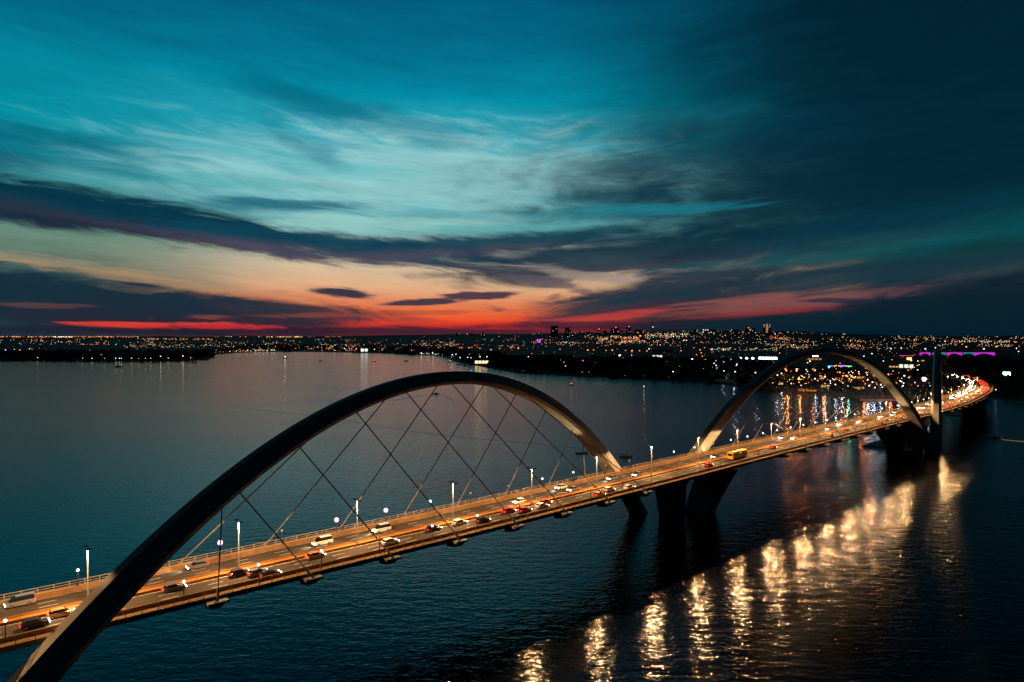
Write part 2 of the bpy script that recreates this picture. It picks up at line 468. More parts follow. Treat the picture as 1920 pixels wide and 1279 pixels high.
_off = 120 - _cum[_i0]
import bisect
def cl(t):
    d = t - _off
    i = max(0, min(len(_pl) - 2, bisect.bisect(_cum, d) - 1))
    f = (d - _cum[i]) / (_cum[i + 1] - _cum[i])
    p = _pl[i].lerp(_pl[i + 1], f)
    a, b = _pl[max(0, i - 12)], _pl[min(len(_pl) - 1, i + 13)]
    d_ = (b - a).normalized()
    return p, d_, Vector((-d_.y, d_.x))
def br(t, l=0.0, z=20.0):
    p, d, n = cl(t); q = p + n * l
    return Vector((q.x, q.y, z))
def hdg(t): d = cl(t)[1]; return math.atan2(d.y, d.x)
def t_of_u(u, l=0.0, z=20.0, lo=-200, hi=760):
    tgt = (u - 960) / FPX
    for _ in range(50):
        mid = (lo + hi) / 2; p = br(mid, l, z)
        if p.x / p.y < tgt: lo = mid
        else: hi = mid
    return lo
def tl_of(u, v, z=20.8):
    p = at(u, v, z).xy; best = None
    for k in range(-200, 1150, 2):
        q, d, n = cl(k); dd = (p - q).length
        if best is None or dd < best[0]: best = (dd, k)
    k = best[1]; q, d, n = cl(k)
    return k + (p - q).dot(d), (p - q).dot(n)
T0, T1 = -150.0, 1060.0
def sweep(mb, poly, t0, t1, step=6.0, closed=True, uv=False):
    n = max(1, int(round((t1 - t0) / step)))
    rings = [[br(t0 + (t1 - t0) * k / n, l, z) for l, z in poly] for k in range(n + 1)]
    if closed: mb.loft(rings)
    else:
        m_ = len(poly); vs = [p for r in rings for p in r]
        mb.add(vs, [(k * m_ + i, k * m_ + i + 1, (k + 1) * m_ + i + 1, (k + 1) * m_ + i) for k in range(n) for i in range(m_ - 1)])
ZR = 20.0
bridge = empty('arch_bridge', (0, 0, 0))
tag(bridge, 'long concrete road bridge with three diagonal white arches over the lake', 'bridge')
d = MB()
sweep(d, [(-12, 20.12), (-12, 19.35), (-7.4, 17.6), (7.4, 17.6), (12, 19.35), (12, 20.12), (9.5, 20.12), (9.5, 19.9), (-9.5, 19.9), (-9.5, 20.12)][::-1], T0, T1)
deck = d.build('deck', M['girder'], bridge)
for sgn in (1, -1):
    d = MB(); sweep(d, [(sgn * 1.3, ZR), (sgn * 9.2, ZR)][::sgn], T0, T1, closed=False)
    ro = d.build('roadway', M['asphalt'], deck)
    me = ro.data; uvl = me.uv_layers.new(name='UVMap')
    for lp in me.loops:
        vi = lp.vertex_index; uvl.data[lp.index].uv = ((vi // 2) * 6.0 * .25, (vi % 2) * 7.9)
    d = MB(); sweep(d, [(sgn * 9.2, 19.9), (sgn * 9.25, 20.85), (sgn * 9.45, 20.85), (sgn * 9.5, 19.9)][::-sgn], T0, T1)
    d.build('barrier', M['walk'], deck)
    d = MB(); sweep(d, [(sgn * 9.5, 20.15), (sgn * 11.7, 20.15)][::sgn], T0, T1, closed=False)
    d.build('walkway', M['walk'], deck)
    # railing: two rails and posts
    d = MB()
    for zz, r in ((21.35, .075), (20.85, .06), (20.45, .05)):
        n = int((T1 - T0) / 6)
        d.tube([br(T0 + (T1 - T0) * k / n, sgn * 11.82, zz) for k in range(n + 1)], r, 5)
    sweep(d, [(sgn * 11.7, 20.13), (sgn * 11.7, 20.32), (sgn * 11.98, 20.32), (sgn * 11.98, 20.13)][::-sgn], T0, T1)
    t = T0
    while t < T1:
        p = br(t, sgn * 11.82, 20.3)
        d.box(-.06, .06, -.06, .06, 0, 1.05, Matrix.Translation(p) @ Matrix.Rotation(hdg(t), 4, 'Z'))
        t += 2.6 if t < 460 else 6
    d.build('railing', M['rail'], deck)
    # lane edge line and dashes
    d = MB()
    sweep(d, [(sgn * 8.75, ZR + .006), (sgn * 8.9, ZR + .006)][::sgn], T0, T1, closed=False)
    sweep(d, [(sgn * 1.55, ZR + .006), (sgn * 1.7, ZR + .006)][::sgn], T0, T1, closed=False)
    for ll in (4.0, 6.4):
        t = T0
        while t < 700:
            sweep(d, [(sgn * ll, ZR + .006), (sgn * (ll + .15), ZR + .006)][::sgn], t, t + 3, 3, closed=False); t += 9
    d.build('lane_marking', M['paintline'], deck)
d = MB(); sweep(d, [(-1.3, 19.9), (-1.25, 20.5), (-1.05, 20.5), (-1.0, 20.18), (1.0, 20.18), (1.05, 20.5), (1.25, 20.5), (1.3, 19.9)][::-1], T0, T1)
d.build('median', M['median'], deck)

# the steel skin is welded from plates: thin dark seams and rain streaks
_m = M['arch_white']; _t = _m.node_tree; _N = Nt(_t); _b = _t.nodes['Principled BSDF']
_uv = _t.nodes.new('ShaderNodeUVMap'); _br = _t.nodes.new('ShaderNodeTexBrick'); _t.links.new(_uv.outputs[0], _br.inputs[0])
_br.inputs['Scale'].default_value = 1.0; _br.inputs['Brick Width'].default_value = 7.8; _br.inputs['Row Height'].default_value = 1.5; _br.inputs['Mortar Size'].default_value = .05
_br.inputs['Color1'].default_value = (1, 1, 1, 1); _br.inputs['Color2'].default_value = (.86, .86, .86, 1); _br.inputs['Mortar'].default_value = (.45, .45, .45, 1)
_src = _b.inputs['Base Color'].links[0].from_socket
_t.links.new(_N.mix(1.0, _src, _br.outputs[0], 'MULTIPLY'), _b.inputs['Base Color'])
# arches: section tapers to the crown, wide soffit and narrow back
ARCH = [dict(s0=110.5, l0=144.3, c=87.8, b=12.9, zc=58.5, p=2.05, W0=3.0, W1=1.7, D0=4.9, D1=3.4, tb=2.3, sg=1),
        dict(s0=348.3, l0=143.1, c=92.9, b=14.9, zc=61.9, p=2.08, W0=3.7, W1=2.6, D0=4.8, D1=2.7, tb=1.8, sg=-1),
        dict(M3=True, c=88.0, b=15.5, zc=58.6, p=2.06, W0=3.2, W1=2.2, D0=4.9, D1=3.0, tb=2.0, sg=1)]
def arch_frame(A):
    t20 = (1 - 20 / A['zc']) ** (1 / A['p'])
    if 'M3' in A:
        q = Vector((311.0, 497.0)); e = Vector((math.cos(R(57.6)), math.sin(R(57.6))))
        L = A['c'] / t20 * 1.01
        P, Q = q - e * L, q + e * L
    else:
        a, b = A['c'] / t20, A['b'] / t20
        P = sl(A['s0'] - a, A['l0'] - A['sg'] * b); Q = sl(A['s0'] + a, A['l0'] + A['sg'] * b)
    return P, Q
def arch_pt(A, t, off=0.0):
    P, Q = arch_frame(A); e = (Q - P); L = e.length / 2; e = e.normalized(); m = (P + Q) / 2
    z = A['zc'] * (1 - abs(t) ** A['p'])
    dz = -A['zc'] * A['p'] * abs(t) ** (A['p'] - 1) * (1 if t > 0 else -1) / L
    nn = math.hypot(1, dz); nx, nz = -dz / nn, 1 / nn
    x = t * L + off * nx
    q = m + e * x
    return Vector((q.x, q.y, z + off * nz)), Vector((e.y, -e.x, 0))
def arch_dims(A, t):
    w = min(1, abs(t)) ** 1.5
    return A['W1'] + (A['W0'] - A['W1']) * w, A['D1'] + (A['D0'] - A['D1']) * w
arches = []
for A in ARCH:
    rings = []
    n = 96
    for k in range(n + 1):
        t = -1.012 + 2.024 * k / n
        Wd, Dd = arch_dims(A, t)
        top, sd = arch_pt(A, t, Dd / 2); bot, _ = arch_pt(A, t, -Dd / 2)
        wt2, wb2 = Wd / 2, Wd / 2 * A['tb']
        mid = top.lerp(bot, .78)
        rings.append([top + sd * wt2, mid + sd * wb2, bot + sd * (wb2 - .35), bot - sd * (wb2 - .35), mid - sd * wb2, top - sd * wt2])
    d = MB(); d.loft(rings)
    o = d.build('arch', M['arch_white'], bridge); arches.append(o)
    uvl = o.data.uv_layers.new(name='UVMap')
    for lp in o.data.loops: uvl.data[lp.index].uv = ((lp.vertex_index // 6) * 2.6, (lp.vertex_index % 6) * 1.5)

# cables and their brackets
UN = [408, 433, 550, 661, 758, 846, 923, 990]
A = ARCH[0]
def t_arch_u(A, u):
    best = min(range(-990, 991, 2), key=lambda k: abs(960 + FPX * arch_pt(A, k / 1000)[0].x / arch_pt(A, k / 1000)[0].y - u))
    return best / 1000
TN = [t_arch_u(A, u) for u in UN]
UF = [599, 727, 822, 908, 971, 1028, 1078, 1095]
TF = [t_arch_u(A, u) for u in UF]
mids = (113.7, 348.4, 588.0)
for ai, A in enumerate(ARCH):
    nearL, farL = (TN, TF) if A['sg'] == 1 else ([-x for x in TF[::-1]], [-x for x in TN[::-1]])
    for side, lst in ((-1, nearL), (1, farL)):
        for k in range(8):
            ta = mids[ai] + (k - 3.5) * (19.05 if ai == 0 else 19.4)
            tt = lst[k]
            base = br(ta, side * 13.2, 19.75)
            Wd, Dd = arch_dims(A, tt)
            top = arch_pt(A, tt, -Dd / 2 + .3)[0]
            d = MB(); dr = (top - base).normalized()
            d.tube([base, top], .14, 8)
            d.tube([base - dr * .1, base + dr * 2.2], .26, 8)
            d.build('cable', M['cable'], bridge)
            d = MB(); Mx = Matrix.Translation(br(ta, side * 12.0, 0)) @ Matrix.Rotation(hdg(ta) + (0 if side == 1 else PI), 4, 'Z')
            # local: +y points away from the deck
            d.box(-1.9, 1.9, .02, 2.1, 19.3, 19.72, Mx)
            d.loft([[Mx @ Vector(p) for p in ((-.9, -3.0, 17.4), (.9, -3.0, 17.4), (.9, .6, 18.1), (-.9, .6, 18.1))],
                    [Mx @ Vector(p) for p in ((-1.3, -3.0, 19.28), (1.3, -3.0, 19.28), (1.3, 1.8, 19.28), (-1.3, 1.8, 19.28))]])
            d.build('cable_bracket', M['concrete'], bridge)

# piers: splayed legs rising from each footing to the deck edges
def leg(mb, b0, b1, t0, t1, lb, lt, zb=-3.0, zt=17.9):
    """footprint t range b0-b1 and lateral range lb at the water, t0-t1 and lt at the deck"""
    rings = []
    for k in range(9):
        f = k / 8; g = f ** 1.35
        s0, s1 = b0 + (t0 - b0) * g, b1 + (t1 - b1) * g
        l0, l1 = lb[0] + (lt[0] - lb[0]) * g, lb[1] + (lt[1] - lb[1]) * g
        z = zb + (zt - zb) * f
        rings.append([br(s0, l0, z), br(s1, l0, z), br(s1, l1, z), br(s0, l1, z)])
    mb.loft(rings)
d = MB(); leg(d, 219, 224, 216, 222, (1, 9), (-1, 11)); d.build('pier_leg', M['concrete'], bridge)
d = MB(); leg(d, 234, 240, 235, 242, (-1.5, 8), (-11, 2)); d.build('pier_leg', M['concrete'], bridge)
for T in (-10.0, 471.0, 700.0):
    d = MB(); leg(d, T - 14, T - 4, T - 42, T - 24, (-3, 6), (-9.5, 8)); d.build('pier_leg', M['concrete'], bridge)
    d = MB(); leg(d, T + 2, T + 13, T - 11, T + 16, (-5, 6), (-10.5, 8)); d.build('pier_leg', M['concrete'], bridge)
    d = MB(); d.loft([[br(T - 18, -8, -4), br(T + 18, -8, -4), br(T + 18, 21, -4), br(T - 18, 21, -4)],
                      [br(T - 17, -6, .5), br(T + 17, -6, .5), br(T + 17, 19, .5), br(T - 17, 19, .5)]])
    d.build('pier_footing', M['concrete'], bridge)
for T in (-70.0, -125.0, 760.0, 815.0, 870.0, 925.0, 980.0):
    d = MB()
    for l in (-5, 5):
        d.loft([[br(T - 1, l - 1.6, -4), br(T + 1, l - 1.6, -4), br(T + 1, l + 1.6, -4), br(T - 1, l + 1.6, -4)],
                [br(T - 1, l - 1.6, 17.7), br(T + 1, l - 1.6, 17.7), br(T + 1, l + 1.6, 17.7), br(T - 1, l + 1.6, 17.7)]])
    d.build('pier_column', M['concrete'], bridge)

# ------------------------------------------------------------------ tall street lamps on the median
LAMP_L = bpy.data.lights.new('street_light', 'SPOT'); LAMP_L.shadow_soft_size = .25; LAMP_L.spot_size = R(168); LAMP_L.spot_blend = .12; LAMP_L.energy = 30000; LAMP_L.color = (1.0, .54, .225)
def tall_lamp():
    root = empty('street_lamp')
    d = MB(); d.tube([(0, 0, 0), (0, 0, 5), (0, 0, 10.2)], [.15, .12, .09], 8); d.box(-.3, .3, -.3, .3, 0, .35)
    d.build('pole', M['pole'], root)
    d = MB(); d.tube([(0, -1.25, 10.25), (0, 1.25, 10.25)], .05, 6); d.tube([(0, 0, 10.1), (0, 0, 11.1)], .05, 6)
    d.build('crossarm', M['dark'], root)
    for s in (-1, 1):
        d = MB(); y = s * 1.25
        d.loft([[Vector((x * .9, y + yy * .9, 10.30)) for x, yy in ((-.32, -.45), (.32, -.45), (.32, .45), (-.32, .45))],
                [Vector((x, y + yy, 10.36)) for x, yy in ((-.34, -.48), (.34, -.48), (.34, .48), (-.34, .48))],
                [Vector((x * .5, y + yy * .6, 10.56)) for x, yy in ((-.34, -.48), (.34, -.48), (.34, .48), (-.34, .48))]])
        h = d.build('lamp_head', M['dark'], root)
        d = MB(); d.add([(-.24, y - .36, 10.29), (.24, y - .36, 10.29), (.24, y + .36, 10.29), (-.24, y + .36, 10.29)], [(0, 3, 2, 1)])
        d.build('lens', M['sodium_lens'], h)
        if s == 1:     # one lamp source per pole, hung between its two heads
            lo = bpy.data.objects.new('light', LAMP_L); col.objects.link(lo); lo.parent = h; lo.location = (0, -.62, 10.2)
    return root
TALLU = [162, 446, 669, 849, 997, 1119, 1222, 1309.5, 1383, 1447, 1501, 1548, 1589]
tall_ts = [t_of_u(u) for u in TALLU]
print('tall', [round(x, 1) for x in tall_ts])
tall = tall_lamp()
ts = [28.1 - 58.6, 28.1 - 29.3] + tall_ts
while ts[-1] < 740: ts.append(ts[-1] + 29.2)
ORD = ['first', 'second', 'third', 'fourth', 'fifth', 'sixth', 'seventh', 'eighth', 'ninth', 'tenth', 'eleventh', 'twelfth', 'thirteenth', 'fourteenth', 'fifteenth', 'sixteenth']
for i, t in enumerate(ts):
    o = tall if i == 0 else copy_tree(tall)
    o.location = br(t, 0, 20.18); o.rotation_euler = (0, 0, hdg(t))
    if i < 2: lb = 'tall double-headed street lamp on the median left of the nearest arch leg'
    elif i < 15: lb = 'tall double-headed median street lamp, %s along the bridge from the near arch leg' % ORD[i - 2]
    else: lb = 'tall median street lamp on the far curving end of the bridge'
    tag(o, lb, 'street lamp', 'tall lamps along the bridge median')

# ------------------------------------------------------------------ small walkway lamps on both edges
def walk_lamp(mat):
    root = empty('walkway_lamp')
    d = MB(); d.tube([(0, 0, 0), (0, 0, 3.4)], [.11, .09], 6); d.box(-.15, .15, -.15, .15, 0, .2); d.build('post', M['dark'], root)
    d = MB(); d.box(-.28, .28, -.07, .07, 3.95, 4.03); d.tube([(0, 0, 3.4), (0, 0, 4.0)], .04, 6); d.build('cap', M['dark'], root)
    d = MB(); d.ball((0, 0, 3.62), {'globe_pink': .55, 'globe_big': .4}.get(mat, .26), 10, 7); d.build('globe', M['globe_white' if mat == 'globe_big' else mat], root, True)
    return root
WL = {k: walk_lamp(k) for k in ('globe_white', 'globe_pink', 'globe_off', 'globe_big')}
used = set()
def put_walk(kind, t, l, lb, grp):
    o = WL[kind] if kind not in used else copy_tree(WL[kind]); used.add(kind)
    o.location = br(t, l, 20.15); o.rotation_euler = (0, 0, hdg(t)); tag(o, lb, 'lamp', grp); return o
FARL = {28.0: ('globe_white', 'small white star-like lamp on the far railing left of the near arch leg'),
        55.1: ('globe_pink', 'glaring pink walkway lamp on the far railing beside the second tall lamp'),
        69.2: ('globe_off', 'unlit walkway lamp between the two leftmost pink lamps'),
        83.3: ('globe_pink', 'glaring pinkish white walkway lamp left of the third tall lamp'),
        97.5: ('globe_pink', 'glaring pinkish white walkway lamp right of the third tall lamp'),
        111.7: ('globe_big', 'glaring white walkway lamp on the far railing just left of the fourth tall lamp'),
        126.2: ('globe_off', 'unlit walkway lamp on the far railing right of the fourth tall lamp'),
        141.1: ('globe_off', 'unlit walkway lamp on the far railing left of the fifth tall lamp'),
        156.0: ('globe_white', 'lit walkway lamp on the far railing right of the fifth tall lamp'),
        170.8: ('globe_white', 'lit walkway lamp on the far railing left of the lit arch foot'),
        187.9: ('globe_off', 'unlit walkway lamp on the far railing in front of the lit arch foot'),
        201.5: ('globe_off', 'unlit walkway lamp just right of the lit arch foot'), 215.8: ('globe_off', 'unlit walkway lamp left of the foot of the second arch'),
        260.0: ('globe_off', 'unlit walkway lamp just right of the foot of the second arch')}
tf = sorted(list(FARL) + [-1.0, 13.6, 41.6, 230.3, 245.2, 274.6, 289.4, 304.1, 318.6, 333.1, 347.7, 361.9, 376.9, 389.0, 402.5, 415.9] + [430.5 + 14.6 * k for k in range(12)])
def beside(t, base, lim=2.2):
    j = min(range(len(ts)), key=lambda q: abs(ts[q] - t)); off = t - ts[j]
    word = 'beside' if abs(off) < lim else ('just left of' if off < 0 else 'just right of')
    return '%s %s %s' % (base, word, 'the %s tall lamp' % ORD[j - 2] if 2 <= j < 18 else ('the near arch leg' if j < 2 else 'the far lamp number %d' % j))
for t in tf:
    kind, lb = FARL.get(t, ('globe_white', None))
    put_walk(kind, t, 10.2, lb or beside(t, 'small white lamp on far railing'), 'unlit lamps on the far walkway' if kind == 'globe_off' else 'lit lamps on the far walkway')
NEARL = {15.2: 'star-like white walkway lamp at the left frame edge', 42.0: 'star-like white near walkway lamp left of the vertical cable bracket', 56.0: 'star-like white near walkway lamp between the first two brackets',
         69.5: 'white near walkway lamp just right of the second cable bracket', 98.1: 'white near walkway lamp left of the fourth cable bracket', 112.1: 'white near walkway lamp left of the fifth cable bracket'}
for t in sorted(list(NEARL) + [83.6, 126.8, 141.6, 156.2, 171.6, 186.5, 201.8] + [216.3 + 14.6 * k for k in range(18)]):
    on = t in NEARL
    put_walk('globe_white' if on else 'globe_off', t, -10.0, NEARL[t] if on else beside(t, 'unlit lamp post on near walkway'), 'lit lamps on the near walkway' if on else 'unlit lamps on the near walkway')

# ------------------------------------------------------------------ floodlights at the arch feet
def flood(loc, target, power, size, lb, colr=SOD, radius=.3):
    root = empty('floodlight', loc)
    tag(root, lb, 'floodlight', 'floodlights at the arch feet')
    dr = (Vector(target) - Vector(loc)).normalized()
    q = dr.to_track_quat('-Z', 'Y').to_matrix().to_4x4()
    d = MB(); d.box(-.35, .35, -.25, .25, 0.06, .35, q); d.build('housing', M['dark'], root)
    d = MB(); d.tube([(0, 0, -.5), (0, 0, 0)], .05, 6); d.build('stand', M['dark'], root)
    l = bpy.data.lights.new('lamp', 'SPOT'); l.energy = power; l.color = colr; l.spot_size = R(size); l.spot_blend = .6; l.shadow_soft_size = radius
    lo = bpy.data.objects.new('lamp', l); col.objects.link(lo); lo.parent = root; lo.matrix_local = q
FC = (1.0, .66, .30)
def foot(A, t, z):   # point of arch centre line at parameter
    return arch_pt(A, t)[0]
# arch 1 far foot, lit from the deck edge
a1 = ARCH[0]; a2 = ARCH[1]; a3 = ARCH[2]
flood(br(199, 12.6, 20.4), arch_pt(a1, .66)[0], 9000, 70, 'floodlight at the base of the lit foot of the near arch', FC)
flood(br(172, 11.4, 21.0), arch_pt(a1, .50)[0], 15000, 60, 'floodlight on the far walkway aimed under the near arch', FC)
flood(br(8, -13.5, 18.0), arch_pt(a1, -.86)[0] + Vector((0, 0, 3)), 300, 90, 'added fill light beside the dark near arch leg below the deck edge', FC)  # added fill, boosts what the street lamps throw on this leg
flood(br(254, 11.6, 20.6), arch_pt(a2, -.72)[0], 4200, 70, 'floodlight on the far walkway at the lit foot of the second arch', FC)
flood(br(290, 11.4, 21.0), arch_pt(a2, -.52)[0], 6000, 75, 'floodlight on the far walkway aimed up the second arch', FC)
flood(br(420, -11.4, 21.0), arch_pt(a2, .66)[0], 8000, 80, 'floodlight on the near walkway aimed at the right leg of the second arch', FC)
flood(br(395, -11.4, 21.0), arch_pt(a2, .42)[0], 16000, 80, 'floodlight on the near walkway aimed under the second arch', FC)
flood(br(506, -11.4, 21.0), arch_pt(a3, -.78)[0], 7000, 70, 'floodlight on the walkway beside the upright leg of the third arch', FC)
flood(br(486, -14.6, 19.0), arch_pt(a3, -.84)[0] + Vector((0, 0, 1)), 4000, 90, 'floodlight below the deck edge at the upright leg of the third arch', FC)

# ------------------------------------------------------------------ cars
HEAD_L = bpy.data.lights.new('headlight_beam', 'SPOT'); HEAD_L.energy = 2400; HEAD_L.color = (1.0, .88, .68); HEAD_L.spot_size = R(75); HEAD_L.spot_blend = .8; HEAD_L.shadow_soft_size = .15
def car_proto(paint, kind='hatch', far_=False, beam=True):
    """x forward, wheels on z=0"""
    root = empty('car')
    L, Wd = (4.2, 1.72)
    low = [(-2.1, .32), (-2.12, .62), (-2.05, .90), (-1.25, .95), (.85, .93), (1.85, .80), (2.08, .62), (2.1, .34), (1.75, .22), (-1.8, .22)]
    if kind == 'van':
        low = [(-2.3, .34), (-2.32, 1.0), (-2.2, 1.1), (1.2, 1.1), (2.0, .95), (2.28, .7), (2.3, .36), (1.9, .24), (-2.0, .24)]
        cab = [(-2.22, 1.09), (-2.15, 1.85), (-1.9, 1.95), (.7, 1.93), (1.3, 1.7), (1.75, 1.08)]
    else:
        cab = [(-1.85, .93), (-1.5, 1.32), (-1.1, 1.43), (.15, 1.44), (.45, 1.38), (1.15, .92)]
    def shell(poly, w0, w1, zmid):
        n = len(poly); d = MB()
        def ring(y, sh):
            cx = sum(p[0] for p in poly) / n; cz = sum(p[1] for p in poly) / n
            return [Vector((cx + (x - cx) * sh, y, cz + (z - cz) * sh)) for x, z in poly]
        d.loft([ring(-w0, .90), ring(-w1, .985), ring(-w1 * .6, 1.0), ring(w1 * .6, 1.0), ring(w1, .985), ring(w0, .90)])
        return d
    body = shell(low, Wd / 2, Wd / 2 - .07, .6).build('body', paint, root)
    g = shell([(x * .985, z - .015) for x, z in cab], Wd / 2 - .12, Wd / 2 - .2, 1.1).build('window', M['glass'], root)
    top = [p for p in cab if p[1] > (1.3 if kind != 'van' else 1.8)]
    d = MB(); d.prism([(top[0][0] - .02, top[0][1] - .02)] + [(x, z + .02) for x, z in top] + [(top[-1][0] + .02, top[-1][1] - .04)], -Wd / 2 + .19, Wd / 2 - .19); d.build('roof', paint, root)
    for x in (-1.32, 1.32):
        for y in (-1, 1):
            d = MB(); d.tube([(x, y * (Wd / 2 - .2), .31), (x, y * (Wd / 2 + .01), .31)], .31, 14)
            w = d.build('wheel', M['tyre'], root)
            d = MB(); d.tube([(x, y * (Wd / 2 - .1), .31), (x, y * (Wd / 2 + .02), .31)], .19, 10); d.build('rim', M['rim'], w)
    hx = 2.27 if kind == 'van' else 2.05
    for y in (-1, 1):
        d = MB(); d.box(hx - .10, hx + .08, y * .60 - .2, y * .60 + .2, .50, .68); d.build('headlight', M['head'], root)
        d = MB(); d.box(-hx - .11, -hx + .05, y * .64 - .17, y * .64 + .16, .62, .84); d.build('tail_light', M['tail_far' if far_ else 'tail'], root)
    if beam:
        lo = bpy.data.objects.new('light', HEAD_L); col.objects.link(lo); lo.parent = root; lo.location = (hx + .15, 0, .62); lo.rotation_euler = (0, -R(84), 0)
    d = MB(); d.box(-hx - .05, hx + .04, -Wd / 2 + .12, Wd / 2 - .12, .30, .42); d.build('bumper', M['dark'], root)
    return root
PAINTS = {'white': (.75, .75, .74), 'silver': (.42, .43, .45), 'grey': (.12, .12, .13), 'black': (.02, .02, .022), 'red': (.45, .03, .02), 'orange': (.6, .25, .08)}
PM = {k: material('car_paint_' + k, v, .3, .1 if k != 'silver' else .6) for k, v in PAINTS.items()}
proto = {}
first = set()
def put_car(t, l, away, paint, lb, kind='hatch', grp=None):
    fq = grp is not None
    beam = not fq and not away
    key = (paint, kind, fq, beam)
    if key not in proto: proto[key] = car_proto(PM[paint], kind, fq, beam)
    o = proto[key] if key not in first else copy_tree(proto[key]); first.add(key)
    o.name = 'van' if kind == 'van' else 'car'
    o.location = br(t, l, ZR + .008); o.rotation_euler = (0, 0, hdg(t) + (0 if away else PI))
    tag(o, lb, 'van' if kind == 'van' else 'car', grp or ('cars driving away on the near carriageway' if away else 'cars approaching on the far carriageway'))
    return o
LN = {'fo': 7.6, 'fm': 5.2, 'fi': 2.9, 'no': -7.6, 'nm': -5.2, 'ni': -2.9}
CARS = [ # u, v, lane, paint, kind, label
    (38, 1140, 'fo', 'silver', 'van', 'silver van with white headlights on the far lane at the left frame edge'),
    (112, 1150, 'ni', 'orange', 'hatch', 'orange car beside the median just left of the near arch leg'),
    (62, 1168, 'nm', 'black', 'hatch', 'black car with red tail lights left of the near arch leg'),
    (371, 1062, 'fo', 'grey', 'hatch', 'grey car beside the far railing just left of the vertical cable'),
    (322, 1099, 'ni', 'grey', 'hatch', 'grey car with red tail lights beside the median just right of the near arch leg'),
    (448, 1074, 'ni', 'black', 'hatch', 'black car beside the median right of the vertical cable'),
    (483, 1073, 'nm', 'grey', 'hatch', 'grey car left of the red-lit pair near the second bracket'),
    (512, 1080, 'no', 'black', 'hatch', 'black car with red tail lights in the near lane before the second bracket'),
    (614, 1021, 'fm', 'white', 'van', 'white van with bright headlights left of the third tall lamp'),
    (596, 1044, 'ni', 'orange', 'hatch', 'pale orange car behind the walkway lamp near the second bracket'),
    (723, 995, 'fm', 'white', 'van', 'white van with bright headlights under the second bright pink lamp'),
    (742, 1020, 'nm', 'white', 'hatch', 'white car with red tail lights right of the third bracket'),
    (820, 993, 'ni', 'black', 'hatch', 'black car with red tail lights left of the fourth tall lamp'),
    (868, 981, 'ni', 'white', 'hatch', 'white car following the dark one right of the fourth tall lamp'),
    (907, 975, 'nm', 'black', 'hatch', 'black car with bright red tail lights beside the fifth bracket lamp'),
    (957, 958, 'ni', 'red', 'hatch', 'dark red car beside the median left of the fifth tall lamp'),
    (988, 943, 'fi', 'white', 'hatch', 'white car with headlights at the base of the fifth tall lamp'),
    (990, 957, 'nm', 'red', 'hatch', 'red car in the middle lane below the fifth tall lamp'),
    (1022, 941, 'ni', 'red', 'hatch', 'red car beside the median right of the fifth tall lamp'),
    (1030, 951, 'nm', 'white', 'hatch', 'white car with red tail lights above the sixth bracket'),
    (1063, 915, 'fo', 'white', 'hatch', 'white car beside the far railing left of the sixth tall lamp'),
    (1086, 919, 'fi', 'silver', 'hatch', 'silver car with headlights beside the median left of the sixth tall lamp'),
    (1130, 928, 'no', 'red', 'hatch', 'red car in the outer near lane at the seventh bracket'),
    (1147, 918, 'nm', 'white', 'hatch', 'white car in the middle lane above the seventh bracket'),
    (1186, 914, 'no', 'white', 'hatch', 'white car with red tail lights left of the eighth bracket'),
    (1156, 897, 'fm', 'silver', 'hatch', 'silver car with headlights beside the lit arch foot'),
    (1209, 891, 'fi', 'grey', 'hatch', 'grey car with headlights just left of the seventh tall lamp'),
    (1332, 872, 'nm', 'red', 'hatch', 'red car with pale roof driving behind the yellow bus'),
    (1336, 854, 'fi', 'grey', 'hatch', 'grey car with headlights right of the second arch foot'),
    (1448, 838, 'ni', 'red', 'hatch', 'red car beside the median ahead of the yellow bus'),
    (1470, 820, 'fo', 'silver', 'hatch', 'silver car leading a pair with bright headlights'),
    (1482, 820, 'fi', 'white', 'hatch', 'white car second of a pair with bright headlights'),
    (1553, 803, 'fm', 'silver', 'hatch', 'silver car with headlights at the twelfth tall lamp'),
    (1557, 815, 'nm', 'orange', 'hatch', 'orange car in the middle lane below the twelfth tall lamp'),
    (1583, 796, 'fo', 'white', 'hatch', 'white car with headlights at the thirteenth tall lamp'),
    (1590, 805, 'ni', 'red', 'hatch', 'red car beside the median under the thirteenth tall lamp'),
    (1614, 790, 'fm', 'white', 'hatch', 'white car with dazzling headlights beyond the thirteenth tall lamp'),
    (1651, 792, 'nm', 'red', 'hatch', 'red car last of three before the right leg of the second arch'),
    (1656, 781, 'fm', 'white', 'hatch', 'white car with headlights left of the right leg of the second arch'),
    (1664, 787, 'ni', 'grey', 'hatch', 'grey car second of three before the right leg of the second arch'),
    (1677, 778, 'fi', 'white', 'van', 'white van with dazzling headlights left of the right leg of the second arch'),
    (1689, 783, 'nm', 'red', 'hatch', 'red car first of three before the right leg of the second arch'),
    (1686, 773, 'fo', 'orange', 'van', 'orange van beside the far railing at the right leg of the second arch'),
    (1733, 775, 'nm', 'red', 'hatch', 'red car between the second arch leg and the upright third arch'),
    (1735, 765, 'fm', 'white', 'hatch', 'white car between the second arch leg and the upright third arch'),
    (1746, 765, 'fi', 'silver', 'hatch', 'silver car with blue-white headlights touching the upright third arch'),
]
for (u, v, ln, paint, kd, lb) in CARS:
    t, l = tl_of(u, v)
    put_car(t, LN[ln], ln[0] == 'n', paint, lb, kd)
random.seed(5)
